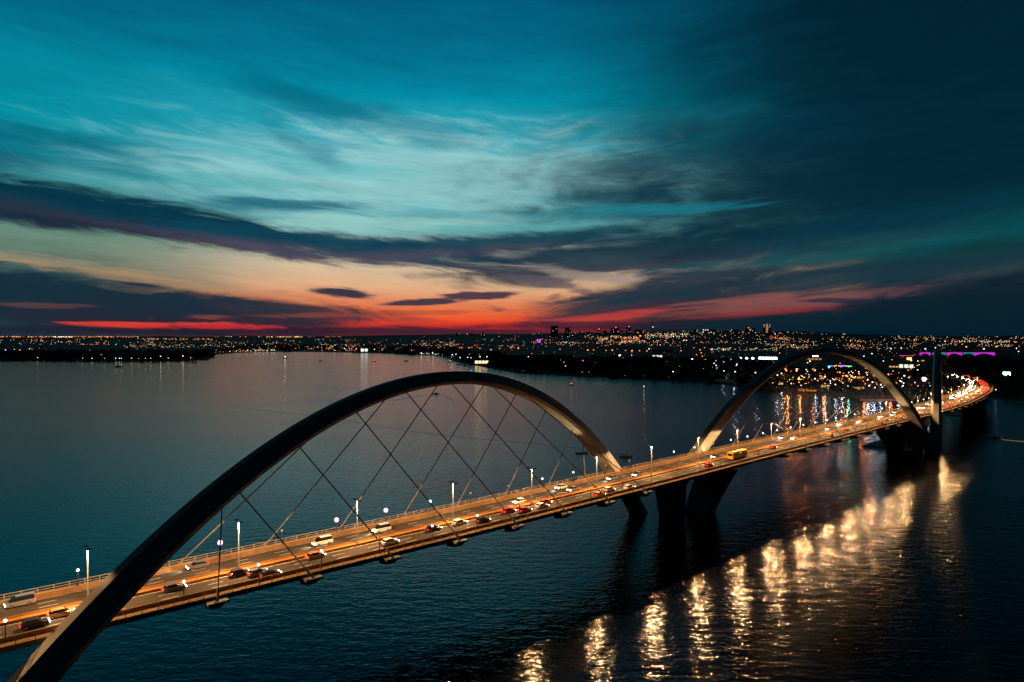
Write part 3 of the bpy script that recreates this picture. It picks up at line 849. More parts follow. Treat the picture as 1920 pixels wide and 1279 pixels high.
# the queue on the far curving end: bright headlights inside, red tail lights outside
pal = ['white', 'silver', 'grey', 'black', 'white', 'silver']
for ln in ('fo', 'fm', 'fi', 'no', 'nm', 'ni'):
    t = 540 + random.uniform(0, 14)
    while t < 1010:
        dens = (12 if 600 < t < 820 else 34) if ln[0] == 'f' else (12 if 640 < t < 880 else 36)
        put_car(t, LN[ln], ln[0] == 'n', random.choice(pal),
                ('car with bright headlights in the queue on the far curving end of the bridge' if ln[0] == 'f' else 'car with red tail lights in the queue on the far curving end of the bridge'),
                'hatch', 'headlit cars queueing on the far curve' if ln[0] == 'f' else 'cars with red tail lights queueing on the far curve')
        t += dens * random.uniform(.6, 1.6)

# yellow city bus
def bus():
    t, l = tl_of(1394, 857)
    root = empty('bus', br(t, -3.6, ZR + .008), hdg(t))
    tag(root, 'yellow city bus beside the median between the seventh and tenth tall lamps', 'bus')
    yel = material('bus_yellow', (.75, .45, .04), .35)
    d = MB(); rings = []
    for x, s in ((-5.8, .93), (-5.7, 1), (5.5, 1), (5.8, .95)):
        rings.append([Vector((x, y * s, z)) for y, z in ((-1.25, .35), (1.25, .35), (1.27, 1.2), (1.22, 2.85), (1.0, 3.08), (-1.0, 3.08), (-1.22, 2.85), (-1.27, 1.2))])
    d.loft(rings); d.build('body', yel, root)
    for s in (-1, 1):
        for k in range(7):
            x = -5.2 + k * 1.48
            d = MB(); d.box(x, x + 1.3, s * 1.262 - .02, s * 1.262 + .02, 1.45, 2.45); d.build('window', M['glass'], root)
        for x in (-3.4, 3.2):
            d = MB(); d.tube([(x, s * 1.0, .48), (x, s * 1.29, .48)], .48, 16); w = d.build('wheel', M['tyre'], root)
            d = MB(); d.tube([(x, s * 1.1, .48), (x, s * 1.3, .48)], .26, 12); d.build('rim', M['rim'], w)
        d = MB(); d.box(-5.86, -5.79, s * .95 - .18, s * .95 + .18, .8, 1.15); d.build('tail_light', M['tail'], root)
        d = MB(); d.box(5.76, 5.86, s * .9 - .2, s * .9 + .2, .65, .9); d.build('headlight', M['head'], root)
    d = MB(); d.box(-5.83, -5.74, -1.0, 1.0, 1.5, 2.4); d.build('rear_window', M['glass'], root)
    d = MB(); d.box(5.77, 5.83, -1.1, 1.1, 1.2, 2.5); d.build('windscreen', M['glass'], root)
    d = MB(); d.box(-1.4, 1.4, -.6, .6, 3.06, 3.28); d.build('roof_unit', M['pole'], root)
bus()

# ------------------------------------------------------------------ boats
M['hull'] = material('boat_hull', (.6, .6, .6), .4)
M['hull_dark'] = material('dark_boat_hull', (.04, .045, .05), .4)
M['boat_glow_w'] = glow('boat_white_light', (1, .92, .75), 8.0, False)
M['boat_glow_r'] = glow('boat_red_light', (1, .10, .05), 8.0, False)
M['boat_glow_b'] = glow('boat_blue_light', (.3, .5, 1), 6.0, False)
def boat(u, v, L, rz, lb, hull='hull_dark', light=None, sail=False, cabin=True, lh=3.0, ls=.35):
    root = empty('boat', at(u, v, 0), rz); tag(root, lb, 'boat', 'boats on the lake')
    W_ = L * .3; rings = []
    for f, w, zt in ((-.5, .8, .9), (-.2, 1, .85), (.15, .95, .95), (.38, .55, 1.15), (.5, .06, 1.35)):
        x = f * L; hw = W_ / 2 * w; s = L / 8
        rings.append([Vector((x, -hw * .6, -.4)), Vector((x, hw * .6, -.4)), Vector((x, hw, zt * s * .8)), Vector((x, -hw, zt * s * .8))])
    d = MB(); d.loft(rings); d.build('hull', M[hull], root)
    s = L / 8
    if cabin:
        d = MB(); d.loft([[Vector((x, y, .7 * s)) for x, y in ((-.25 * L, -W_ * .32), (.15 * L, -W_ * .32), (.15 * L, W_ * .32), (-.25 * L, W_ * .32))],
                          [Vector((x, y, 1.7 * s)) for x, y in ((-.22 * L, -W_ * .28), (.04 * L, -W_ * .28), (.04 * L, W_ * .28), (-.22 * L, W_ * .28))]])
        d.build('cabin', M['hull' if light else hull], root)
    if sail:
        d = MB(); d.tube([(0, 0, .5), (0, 0, L * 1.2)], .06, 6); d.build('mast', M['pole'], root)
        d = MB(); a = (.02 * L, 0, L * 1.15); b = (.02 * L, .02, 1.3); c_ = (-.45 * L, .12, 1.3)
        d.add([a, b, c_, (a[0], .04, a[2]), (b[0], .06, b[2]), (c_[0], .16, c_[2])], [(0, 1, 2), (5, 4, 3), (0, 3, 4, 1), (1, 4, 5, 2), (2, 5, 3, 0)])
        d.build('sail', M['hull'], root)
    if light:
        d = MB(); d.ball((-.1 * L, 0, lh), ls, 8, 5); d.build('lamp', M[light], root)
    return root
boat(222, 688, 16, .2, 'small dark boat off the tree-lined peninsula')
boat(535, 672, 13, .3, 'small sailing boat with a lit sail far out on the lake', 'hull', 'boat_glow_w', True, True, 5, 1.0)
boat(601, 677, 10, .1, 'little dark boat right of the lit sailing boat')
boat(701, 678, 11, .1, 'small boat with a faint red light far out on the lake', 'hull_dark', 'boat_glow_r', ls=.5)
boat(762, 677.5, 12, 0, 'small dark motorboat left of the moored boats')
boat(817, 739, 8, 2.9, 'dark motorboat with a blue light towing a long wake inside the near arch', 'hull_dark', None)
boat(845, 679, 14, .1, 'white boat moored left of the lit marina hall', 'hull', 'boat_glow_w', ls=.5)
boat(861, 684, 13, .1, 'dark boat moored first outside the marina')
boat(872, 686, 13, .1, 'dark boat moored second outside the marina')
boat(884, 698, 8, .1, 'boat with a small blue light above the crown of the near arch', 'hull_dark', 'boat_glow_b', ls=.45)
boat(1072, 723, 6, .4, 'small boat with a red light near the wooded shore', 'hull_dark', 'boat_glow_r', ls=.45)
boat(1208, 728, 7, .9, 'small lit boat with white lights right of the red-lit boat', 'hull_dark', 'boat_glow_w', lh=2.6, ls=.35)
boat(1091, 850.5, 7.5, .15, 'dark open boat seen through the near arch beside its lit foot', cabin=False)
boat(1174, 857, 7.5, .15, 'dark boat just right of the lit foot of the near arch')
boat(1862, 821, 9, 3.3, 'fast boat with a pale wake right of the third arch', 'hull', None)
M['wake'] = bpy.data.materials.new('wake_water'); M['wake'].use_nodes = True
b_ = M['wake'].node_tree.nodes['Principled BSDF']; b_.inputs['Base Color'].default_value = (.002, .012, .016, 1); b_.inputs['Roughness'].default_value = .32; b_.inputs['IOR'].default_value = 1.33
M['foam'] = material('wake_foam', (.6, .5, .44), .8, noise=((.3, .8, 1), .3, 1.4))
def wake(pts, w0, w1, mat, lb):
    P = [at(u, v, .03) for u, v in pts]; P = _smooth(P); n = len(P); vs = []
    for i, p in enumerate(P):
        d = (P[min(i + 1, n - 1)] - P[max(i - 1, 0)]).normalized(); s = Vector((-d.y, d.x, 0)); w = w0 + (w1 - w0) * i / (n - 1)
        w *= .7 + .5 * math.sin(i * 1.7) ** 2
        vs += [p + s * w / 2, p - s * w / 2]
    tag(mesh_obj('boat_wake', vs, [(2 * i, 2 * i + 1, 2 * i + 3, 2 * i + 2) for i in range(n - 1)], mat), lb, kind='stuff')
def _smooth(P):
    out = []
    for a, b in zip(P[:-1], P[1:]):
        for k in range(8): out.append(a.lerp(b, k / 8))
    return out + [P[-1]]
wake([(818, 740), (790, 742), (760, 747), (735, 751)], 2, 7, M['wake'], 'short dark wake behind the motorboat inside the near arch')
wake([(465, 766), (520, 772), (580, 779), (660, 791), (740, 804), (860, 820), (960, 828), (1085, 841)], 2.2, 1.6, M['wake'], 'long dark wake line crossing the water inside the near arch')
wake([(1150, 850), (1200, 856), (1250, 862)], 1.6, 1.2, M['wake'], 'short dark wake line right of the near arch foot')
wake([(825, 740), (838, 745), (850, 752)], 1.5, 4, M['wake'], 'faint curl of wake right of the motorboat')
wake([(620, 694), (680, 689), (740, 683), (765, 678)], 3, 2, M['wake'], 'faint dark wake behind the far motorboat')
wake([(1864, 822), (1885, 825), (1925, 829), (1990, 834)], 1.5, 7, M['foam'], 'pale foaming wake behind the fast boat on the right')

# ------------------------------------------------------------------ the city across the lake
GC = {'o': ('orange', (1.0, .235, .035)), 'y': ('warm yellow', (1.0, .66, .28)), 'w': ('white', (1.0, .93, .82)), 'b': ('blue-white', (.70, .82, 1.0)),
      'r': ('red', (1.0, .05, .03)), 'g': ('green', (.25, 1.0, .55)), 'm': ('magenta', (.95, .08, .80)), 'c': ('cyan', (.25, .95, .95)), 'l': ('blue', (.12, .25, 1.0))}
GE = {'o': 3.4, 'y': 3.4, 'w': 3.2, 'b': 3.2, 'r': 3.0, 'g': 2, 'm': 1.6, 'c': 2.4, 'l': 3}
GM = {k: glow('city_glow_' + n.replace(' ', '_').replace('-', '_'), c_, GE[k], False) for k, (n, c_) in GC.items()}
GS = {k: glow('lamp_glow_' + n.replace(' ', '_').replace('-', '_'), c_, GE[k] * 1.3, False) for k, (n, c_) in GC.items()}
random.seed(11)
# individual lamps: (u, v, colour, relative size)
ONE = [
 (1478, 716, 'o', 1.35), (1500, 719, 'o', 1.4), (1546, 722, 'o', 1.35), (1592, 727, 'g', 1.3), (1568, 724, 'b', 1.3), (1621, 733, 'o', 1.3), (1641, 735, 'b', 1.3), (1672, 738, 'r', 1.4), (1669, 736, 'o', 1.3),  # added waterline lamps, placed to cast the coloured reflection columns on the lake
 # shore of the left peninsula
 (35, 670, 'y', .5), (42, 670, 'y', .5), (70, 671, 'y', .5), (79, 667, 'y', .4), (80, 672, 'r', .4), (98, 670, 'r', .5), (155, 673, 'w', .9), (172, 673, 'w', .5), (189, 665, 'y', .5),
 (195, 666, 'y', .5), (197, 673, 'y', .5), (216, 674, 'w', .7), (223, 673, 'w', .7), (228, 673, 'w', .5), (246, 674, 'y', .5), (258, 668, 'y', .9), (260, 674, 'y', .5), (272, 674, 'y', .4),
 (279, 668, 'y', .7), (283, 673, 'y', .5), (290, 668, 'y', .4), (301, 668, 'y', .9), (316, 674, 'y', .5), (322, 668, 'y', .9), (343, 668, 'y', 1.0), (358, 673, 'y', .4), (363, 673, 'y', .4),
 (10, 656, 'w', .9), (37, 656, 'o', 1.1), (27, 655, 'y', .5), (55, 654, 'w', .7), (60, 655, 'o', .5),
 # far shore, centre
 (604, 657, 'o', .8), (646, 653, 'w', .8), (655, 652, 'r', .5), (668, 654, 'o', 1.2), (702, 655, 'y', 1.0), (790, 667, 'w', 1.3), (811, 661, 'w', .8), (811, 667, 'w', .6), (800, 668, 'w', .5),
 (822, 652, 'o', 1.0), (833, 652, 'o', .9), (866, 652, 'o', 1.0), (880, 652, 'o', .9), (885, 651, 'o', .9), (900, 653, 'o', 1.0), (937, 653, 'o', 1.0), (972, 653, 'o', 1.5), (958, 652, 'o', .8),
 (848, 665, 'w', 1.0), (855, 664, 'w', .8), (863, 671, 'w', .7), (877, 670, 'w', .8), (883, 671, 'w', .8), (900, 669, 'w', .9), (913, 669, 'w', .9), (935, 681, 'b', .9), (990, 669, 'w', .6),
 (997, 663, 'r', .7), (921, 656, 'b', .9),
 # row of orange lamps above the wooded point
 (1050, 655, 'o', 1.1), (1102, 656, 'o', 1.7), (1113, 656, 'o', 1.2), (1136, 657, 'o', 1.1), (1148, 656.5, 'o', 1.6), (1173, 657, 'o', 1.0), (1185, 657.5, 'o', 1.6), (1199, 657.5, 'o', 1.2),
 (1213, 658, 'o', 1.1), (1217, 654, 'b', 1.2), (1224, 654.5, 'o', .7), (1277, 657.5, 'o', 1.0), (1301, 652, 'o', .8), (1313, 656, 'o', 1.3), (1315, 661.5, 'o', 1.1), (1321, 652, 'o', .8), (1335, 655, 'o', 1.5), (1357, 655, 'o', 1.5),
 (1162, 666, 'y', 2.6), (1200.5, 629.5, 'o', 2.2), (1188, 676, 'r', .7), (1093, 673, 'o', .9), (1093, 676, 'o', .8), (1298, 673, 'w', 1.6), (1310, 670, 'w', 1.2), (1306, 665, 'o', 1.0), (1317, 668, 'o', .9), (1320, 671, 'o', .9), (1323, 674, 'o', .9), (1325, 678, 'o', .9),
 (1282, 638, 'y', 1.3), (1287, 638, 'y', 1.2), (1261, 697, 'w', 1.2), (1255, 697, 'w', .7), (1040, 689, 'w', .8), (1060, 686, 'w', .7), (1057, 679, 'o', .7), (1091, 698, 'o', .6), (1184, 666, 'y', .6),
 (1343, 676.5, 'b', 1.1), (1357, 674, 'b', 1.3), (1357, 679, 'b', 1.2), (1339, 681, 'b', 1.1), (1342, 685, 'b', 1.1), (1345, 690, 'b', 1.2), (1348, 693, 'b', 1.2), (1356.5, 695.5, 'b', 1.3), (1371.5, 674, 'b', 1.4),
 (1383, 683, 'w', 1.2), (1380, 685, 'w', .8), (1377.5, 697, 'b', 1.3), (1417, 688, 'o', .8), (1417, 698.5, 'b', 1.4), (1458, 703, 'b', 1.3), (1466, 700, 'b', 1.5), (1473, 692, 'o', 1.8), (1475, 694.5, 'o', 1.5),
 (1494, 692, 'y', 1.6), (1494, 695, 'y', 1.6), (1512, 693, 'w', 1.2), (1524, 692, 'o', 1.6), (1528, 695, 'w', 1.2), (1530, 694, 'y', 1.0), (1519, 677, 'y', 1.5), (1515, 680, 'y', 1.0), (1526, 668, 'b', 1.2), (1529, 668, 'b', 1.4), (1532, 668, 'b', 1.2),
 (1575, 698, 'o', 1.7), (1576, 681, 'o', .8), (1530, 710, 'b', 1.5), (1546, 706.5, 'b', 1.6), (1557, 714, 'b', 1.2), (1559, 719, 'w', .9), (1566, 712, 'w', .7), (1579, 710, 'b', 1.3), (1564, 712, 'l', .9), (1591, 699, 'w', 1.0), (1598, 699, 'w', .9),
 (1581, 704.5, 'o', 1.4), (1604, 694.5, 'o', 1.1), (1612, 700, 'o', 1.4), (1625, 698.5, 'o', 1.9), (1626, 712, 'b', 1.7), (1635, 716, 'b', 1.5), (1628.5, 724, 'b', 1.8), (1652, 722, 'b', 1.3), (1653, 726, 'w', .9), (1666, 702, 'o', 2.0),
 (1696, 704.5, 'c', 2.0), (1706, 708, 'o', 1.5), (1688, 714, 'b', 1.7), (1696, 718.5, 'b', 1.3), (1691.5, 724, 'b', 1.5), (1715, 717.5, 'w', 1.0), (1739, 710.5, 'b', 1.3), (1777, 706, 'b', 1.6), (1777, 736, 'y', 1.2), (1867, 731, 'b', 1.2),
 (1715, 638, 'o', 1.0), (1772, 640, 'w', 1.0), (1671, 654, 'b', 1.2), (1690, 653, 'w', 1.1), (1735, 654, 'b', 1.4), (1754, 652, 'w', 1.0), (1812, 650, 'o', 1.6), (1845, 654, 'b', 1.5), (1868, 649.5, 'o', 1.8), (1906, 653, 'w', 1.1), (1910, 659, 'w', .9),
 (1635, 663, 'w', 1.2), (1620, 668, 'b', 1.2), (1559, 637, 'w', .8), (1541, 626.5, 'l', 1.0), (1456, 634, 'r', 1.0), (1462, 662, 'o', 1.0), (1488, 647, 'y', 1.0), (1453, 626, 'w', .9),
 (1709, 676, 'w', 1.2), (1722, 677, 'w', .9), (1706, 674, 'o', 1.8), (1704, 694, 'o', 1.0), (1722, 693.5, 'w', .9), (1460, 720, 'o', .9), (1448, 719, 'o', .9), (1484, 719.5, 'w', .7), (1501, 723, 'w', .8), (1553, 724, 'g', 1.0), (1554.5, 734, 'g', .9),
]
def lampmesh(colr, rad, h, big):
    d = MB(); d.tube([(0, 0, -1), (0, 0, h)], [.12, .07], 5); d.tube([(0, 0, h), (.9, 0, h + .15)], .05, 4)
    d.cur = 1; d.ball((.9 if rad < 1 else 0, 0, h - rad * .3), rad, 8, 5, .8)
    return d
mesh_cache = {}
def zone(u, v):
    if u < 400 and v > 660: return 'on the wooded peninsula shore at the left'
    if u < 520: return 'on the far plain at the left'
    if u < 860 and v > 655: return 'on the far lake shore left of the marina'
    if u < 1000: return 'on the slope behind the marina' if v < 664 else 'around the lit marina hall'
    if u < 1330 and v < 650: return 'below the city skyline'
    if u < 1330: return 'in the dark parkland behind the wooded point'
    if u < 1430 and v > 660: return 'beside the floodlit sports ground'
    if u < 1660 and v > 680: return 'in the lakeside quarter seen through the second arch'
    if u < 1660: return 'in the far city above the second arch'
    if v > 690: return 'between the second and third arch on the shore'
    return 'in the hills right of the second arch'
nlamp = 0
CITYL = {}
SPILL = {(301, 668), (343, 668)}
def city_lamp(u, v, ck, size, hh=None):
    global nlamp
    strong = (size >= 1.3 and v > 690) or (u, v) in SPILL
    h = 13.0 if strong else 7.5
    p = hit(u, v, h)
    dist = p.y
    rad = max(.3, dist * .00062 * (.40 + .62 * size)) * (1.0 if size < 1.4 else 1.15)
    rad = round(rad / .1) * .1 + .02
    big = dist < 2300
    key = (ck, rad, big, strong)
    if key not in mesh_cache:
        o = lampmesh(ck, rad, h, big).build('street_lamp', [M['dark'], (GS if big else GM)[ck]])
        mesh_cache[key] = o.data
    else:
        o = bpy.data.objects.new('street_lamp', mesh_cache[key]); col.objects.link(o)
    o.location = p; o.rotation_euler = (0, 0, random.uniform(0, 6))
    bigw = 'large glaring' if size >= 1.5 else ('bright' if size > 1.05 else ('small' if size > .6 else 'tiny'))
    lb = '%s %s street lamp %s' % (bigw, GC[ck][0], zone(u, v))
    tag(o, lb, 'street lamp', '%s %s lamps %s' % (bigw, GC[ck][0], zone(u, v)))
    if strong:     # lamps strong enough to light the ground and the lake
        if ck not in CITYL:
            L_ = CITYL[ck] = bpy.data.lights.new('lamp_light_' + ck, 'POINT'); L_.color = GC[ck][1]; L_.energy = {'o': 4200, 'r': 3000, 'y': 300, 'g': 2400}.get(ck, 1600); L_.shadow_soft_size = .5
        lo = bpy.data.objects.new('light', CITYL[ck]); col.objects.link(lo); lo.parent = o; lo.location = (0, 0, h - rad * 1.5 - .7)
    nlamp += 1
for (u, v, ck, sz) in ONE: city_lamp(u, v, ck, sz)
# more lamps of the lakeside quarter, smaller and denser
def pick(w):
    r = random.random(); s = 0
    for k_, p in w:
        s += p
        if r < s: return k_
    return w[-1][0]
WARM = [('o', .5), ('y', .3), ('w', .12), ('r', .08)]
MIXC = [('o', .4), ('y', .25), ('w', .2), ('b', .08), ('r', .07)]
for _ in range(70):
    city_lamp(random.uniform(1480, 1660), random.uniform(690, 722), pick(WARM), random.uniform(.4, 1.0))
for _ in range(22):
    city_lamp(random.uniform(1650, 1745), random.uniform(672, 728), pick(MIXC), random.uniform(.4, 1.0))
print('city lamps', nlamp)
far = {k: [] for k in GC}
def scat(n, u0, u1, v0, v1, w, s0=.3, s1=.9, pw=1.0, clump=0):
    """distant lights by bearing and elevation range"""
    cs = [(random.uniform(u0, u1), random.uniform(v0, v1)) for _ in range(clump)] if clump else None
    for _ in range(n):
        if cs and random.random() < .65:
            c0 = random.choice(cs); u = random.gauss(c0[0], 9); v = random.gauss(c0[1], 1.3)
            v = min(max(v, v0), v1)
        else: u = random.uniform(u0, u1); v = v0 + (v1 - v0) * random.random() ** pw
        far[pick(w)].append((u, v, random.uniform(s0, s1) ** 1.3))
ORG = [('o', .75), ('y', .2), ('w', .05)]
scat(260, -40, 260, 630.6, 632.6, ORG, .3, .8)
scat(40, 100, 135, 631.2, 632.4, [('y', .7), ('w', .3)], .6, 1.0)
scat(70, 280, 400, 634.5, 637.5, ORG, .3, .8)
scat(170, -40, 300, 635, 646, MIXC, .2, .8, 1, 14)
scat(40, 400, 640, 630.8, 632, ORG, .3, .8)
scat(50, 500, 570, 631.2, 632.6, [('y', .6), ('o', .4)], .5, .9)
scat(110, 230, 520, 646.5, 651.5, [('y', .5), ('w', .3), ('o', .2)], .25, .7)
scat(60, 280, 520, 638, 646, MIXC, .2, .7)
scat(26, -20, 400, 652, 662, MIXC, .2, .5)
scat(70, 395, 520, 653.5, 660, [('w', .5), ('y', .3), ('g', .05), ('o', .15)], .3, .9, 1, 8)
scat(26, 400, 500, 659.5, 661, [('o', .6), ('r', .2), ('y', .2)], .3, .6)
scat(120, 500, 840, 636, 650, MIXC, .2, .75, 1, 12)
scat(130, 580, 720, 645, 657, [('o', .4), ('y', .4), ('w', .2)], .3, .95, 1, 8)
scat(60, 500, 800, 649, 659, MIXC, .25, .8)
scat(60, 700, 1000, 646, 654, ORG, .25, .7)
scat(110, 780, 1040, 630, 662, MIXC, .2, .7, 1, 12)
scat(30, 780, 900, 664, 671, [('w', .7), ('y', .3)], .3, .7)
scat(200, 1120, 1240, 630, 642, [('o', .45), ('y', .35), ('w', .15), ('r', .05)], .3, 1.0, 1, 8)
scat(110, 1210, 1290, 625, 631.5, [('w', .3), ('y', .5), ('o', .2)], .3, .9)
scat(220, 1020, 1480, 628, 648, MIXC, .2, .9, 1, 24)
scat(90, 1000, 1480, 641, 644, [('y', .4), ('o', .4), ('w', .2)], .3, .8)
scat(60, 1290, 1480, 624, 636, [('y', .4), ('o', .3), ('r', .15), ('w', .15)], .3, .9)
scat(70, 1330, 1460, 652, 657, [('y', .5), ('w', .3), ('b', .2)], .3, .8)
scat(60, 1000, 1330, 648, 690, MIXC, .15, .45)
scat(45, 980, 1440, 672, 712, WARM, .2, .5)
scat(80, 1330, 1480, 656, 712, MIXC, .15, .5)
scat(230, 1445, 1660, 632, 655, [('y', .5), ('o', .35), ('r', .07), ('w', .08)], .25, .85, 1, 22)
scat(60, 1455, 1515, 646, 653, [('y', .9), ('o', .1)], .3, .6)
scat(260, 1640, 1920, 630, 650, [('y', .45), ('o', .35), ('w', .12), ('r', .08)], .25, .9, 1, 26)
scat(60, 1790, 1905, 639, 642, [('y', .7), ('w', .3)], .4, .9)
scat(50, 1640, 1790, 650, 672, MIXC, .2, .7)
scat(50, 1920, 2060, 630, 650, MIXC, .2, .8)
scat(50, -200, -40, 631, 646, MIXC, .2, .8)
scat(90, 1450, 1760, 700, 738, MIXC, .12, .4)
d = MB(); mats = []
for k_, lst in far.items():
    if not lst: continue
    d.cur = len(mats); mats.append(GM[k_])
    for (u, v, s_) in lst:
        p = hit(u, v, 5.0); r = max(.22, p.y * .00052 * (.35 + .65 * s_))
        c0 = p + Vector((0, 0, 5))
        d.add([c0 + Vector(q) * r for q in ((1, 0, 0), (0, 1, 0), (-1, 0, 0), (0, -1, 0), (0, 0, .8), (0, 0, -.8))],
              [(0, 1, 4), (1, 2, 4), (2, 3, 4), (3, 0, 4), (1, 0, 5), (2, 1, 5), (3, 2, 5), (0, 3, 5)])
tag(d.build('distant_city_lights', mats), 'thousands of tiny lights of the distant city', kind='stuff')

# ------------------------------------------------------------------ buildings
M['bld'] = [material('tower_wall_a', (.10, .09, .09), .8), material('tower_wall_b', (.16, .13, .11), .8), material('tower_wall_c', (.22, .19, .16), .8)]
M['win_w'] = glow('lit_window_warm', (1.0, .62, .30), 1.6, False)
M['win_c'] = glow('lit_window_cool', (.85, .9, 1.0), 1.8, False)
M['beacon'] = glow('roof_beacon_red', (1, .05, .05), 14, False)
def building(u0, u1, vt, dist, wall, lb, nwin=5, style='slab', beacon=False, name='apartment_tower', seed=0):
    rnd = random.Random(seed + int(u0 * 10))
    uc = (u0 + u1) / 2; x = (uc - 960) / FPX * dist; w = (u1 - u0) / FPX * dist; z0 = ground(x, dist) - 2
    zt = CAM_Z - (vt - HOR) / FPX * dist; H_ = max(8, zt - z0)
    root = empty(name, (x, dist, z0)); root.rotation_euler = (0, 0, -math.atan2(x, dist) * 1.0 + rnd.uniform(-.15, .15))
    tag(root, lb, 'building', 'buildings of the far skyline')
    dp = min(w, 40) * .8
    d = MB(); d.box(-w / 2, w / 2, -dp / 2, dp / 2, 0, H_ * .955)
    d.build('wall', M['bld'][wall], root)
    d = MB()
    d.box(-w / 2 - .4, w / 2 + .4, -dp / 2 - .4, dp / 2 + .4, H_ * .957, H_ * .975)
    if style == 'twin':
        d.box(-w / 2, -w * .08, -dp / 2, dp / 2, H_ * .977, H_); d.box(w * .1, w / 2, -dp / 2, dp / 2, H_ * .977, H_ * .995)
    else: d.box(-w * .3 * rnd.uniform(.6, 1.2), w * .25, -dp * .3, dp * .3, H_ * .977, H_)
    d.build('roof', M['bld'][wall], root)
    for k in range(nwin):
        ww = max(1.6, w * .07); hh = max(1.5, w * .045)
        xx = rnd.uniform(-w / 2 + ww, w / 2 - ww); zz = rnd.uniform(H_ * .25, H_ * .92)
        d = MB(); d.box(xx - ww / 2, xx + ww / 2, -dp / 2 - .15, -dp / 2 + .1, zz - hh / 2, zz + hh / 2)
        d.build('window', M['win_w' if rnd.random() < .75 else 'win_c'], root)
    if beacon:
        d = MB(); d.ball((rnd.uniform(-.3, .3) * w, 0, H_ + 2), dist * .0005, 6, 4); d.build('beacon', M['beacon'], root)
    return root
building(1033, 1046, 611, 5600, 0, 'dark twin-topped tower, tallest at the left end of the skyline', 2, 'twin')
building(1059.5, 1070, 614, 5600, 0, 'dark tower with a white light right of the twin-topped tower', 3)
building(1121, 1126, 617.5, 6000, 1, 'narrow tower with a red light and a pale lit side', 4, beacon=True)
building(1130, 1139, 619, 6100, 0, 'low dark block right of the narrow tower', 3)
building(1145, 1161, 614.5, 5800, 0, 'broad dark block left of the slender grey tower', 3, beacon=True)
building(1163, 1168, 620, 6000, 2, 'slender grey tower between two broad dark blocks', 2)
building(1174, 1183, 613, 5900, 0, 'dark stepped tower right of the slender grey tower', 3, beacon=True)
building(1190, 1209, 618, 6100, 0, 'long low dark block left of the needle mast', 4)
building(1278, 1287, 619, 6200, 2, 'pale low tower in the middle of the skyline', 6)
building(1296, 1309, 618, 6200, 1, 'brownish block right of the pale low tower', 6)
building(1315, 1341, 617.5, 6300, 2, 'long tan apartment slab in the right half of the skyline', 9)
building(1345, 1354, 620, 6300, 1, 'small brown block right of the long tan slab', 4)
building(1371, 1384, 617.5, 6000, 0, 'dark block with a pale edge left of the red-topped block', 4)
building(1398, 1415, 615, 5900, 0, 'broad dark block with red roof lights', 5, beacon=True)
hb = building(1431, 1445, 611, 5600, 2, 'tall tan floodlit tower, tallest at the right end of the skyline', 4, 'twin')
for s in (-.35, 0, .35):
    dd = MB(); dd.ball((s * 60, -10, CAM_Z - (610 - HOR) / FPX * 5600 - ground((1438 - 960) / FPX * 5600, 5600) + 3), 2.0, 6, 4); dd.build('roof_light', GM['w'], hb)
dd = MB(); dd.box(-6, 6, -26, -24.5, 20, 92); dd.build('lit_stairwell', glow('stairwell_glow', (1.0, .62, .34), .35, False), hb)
rn = random.Random(3)
k = 0
LOW = ['low dark block', 'low grey block', 'low brown block']
for u in [1000, 1012, 1082, 1092, 1103, 1213, 1236, 1248, 1262, 1269, 1290, 1360, 1366, 1389, 1421, 1452, 1463, 1477, 1490, 1506, 1520, 880, 905, 860, 1550, 1580]:
    w_ = rn.uniform(7, 14); wl = rn.choice((0, 1, 2))
    building(u - w_ / 2, u + w_ / 2, lut(SKYL, u) - rn.uniform(.5, 3.5), rn.uniform(6000, 6900), wl,
             '%s on the ridge %s' % (LOW[wl], 'left of the skyline' if u < 1030 else ('right of the tan tower' if u > 1446 else 'among the skyline towers')), rn.choice((2, 3, 4)), seed=k, name='apartment_block'); k += 1
# needle masts
def mast(u, vt, dist, lb, light):
    x = (u - 960) / FPX * dist; z0 = ground(x, dist) - 2; zt = CAM_Z - (vt - HOR) / FPX * dist
    root = empty('radio_mast', (x, dist, z0)); tag(root, lb, 'mast')
    d = MB(); d.tube([(0, 0, 0), (0, 0, (zt - z0) * .55), (0, 0, zt - z0)], [5, 2.4, .7], 6); d.build('shaft', M['dark'], root)
    d = MB(); d.tube([(0, 0, (zt - z0) * .38), (0, 0, (zt - z0) * .42)], [6, 6], 10); d.build('deck', M['dark'], root)
    if light:
        d = MB(); d.ball((0, -7, (zt - z0) * .40), 3.4, 6, 4); d.build('lamp', GM['w'], root)
mast(1224, 594, 6100, 'tall thin needle mast with a white light above the skyline', True)
mast(1482, 609, 6500, 'thin unlit mast right of the tan tower', False)

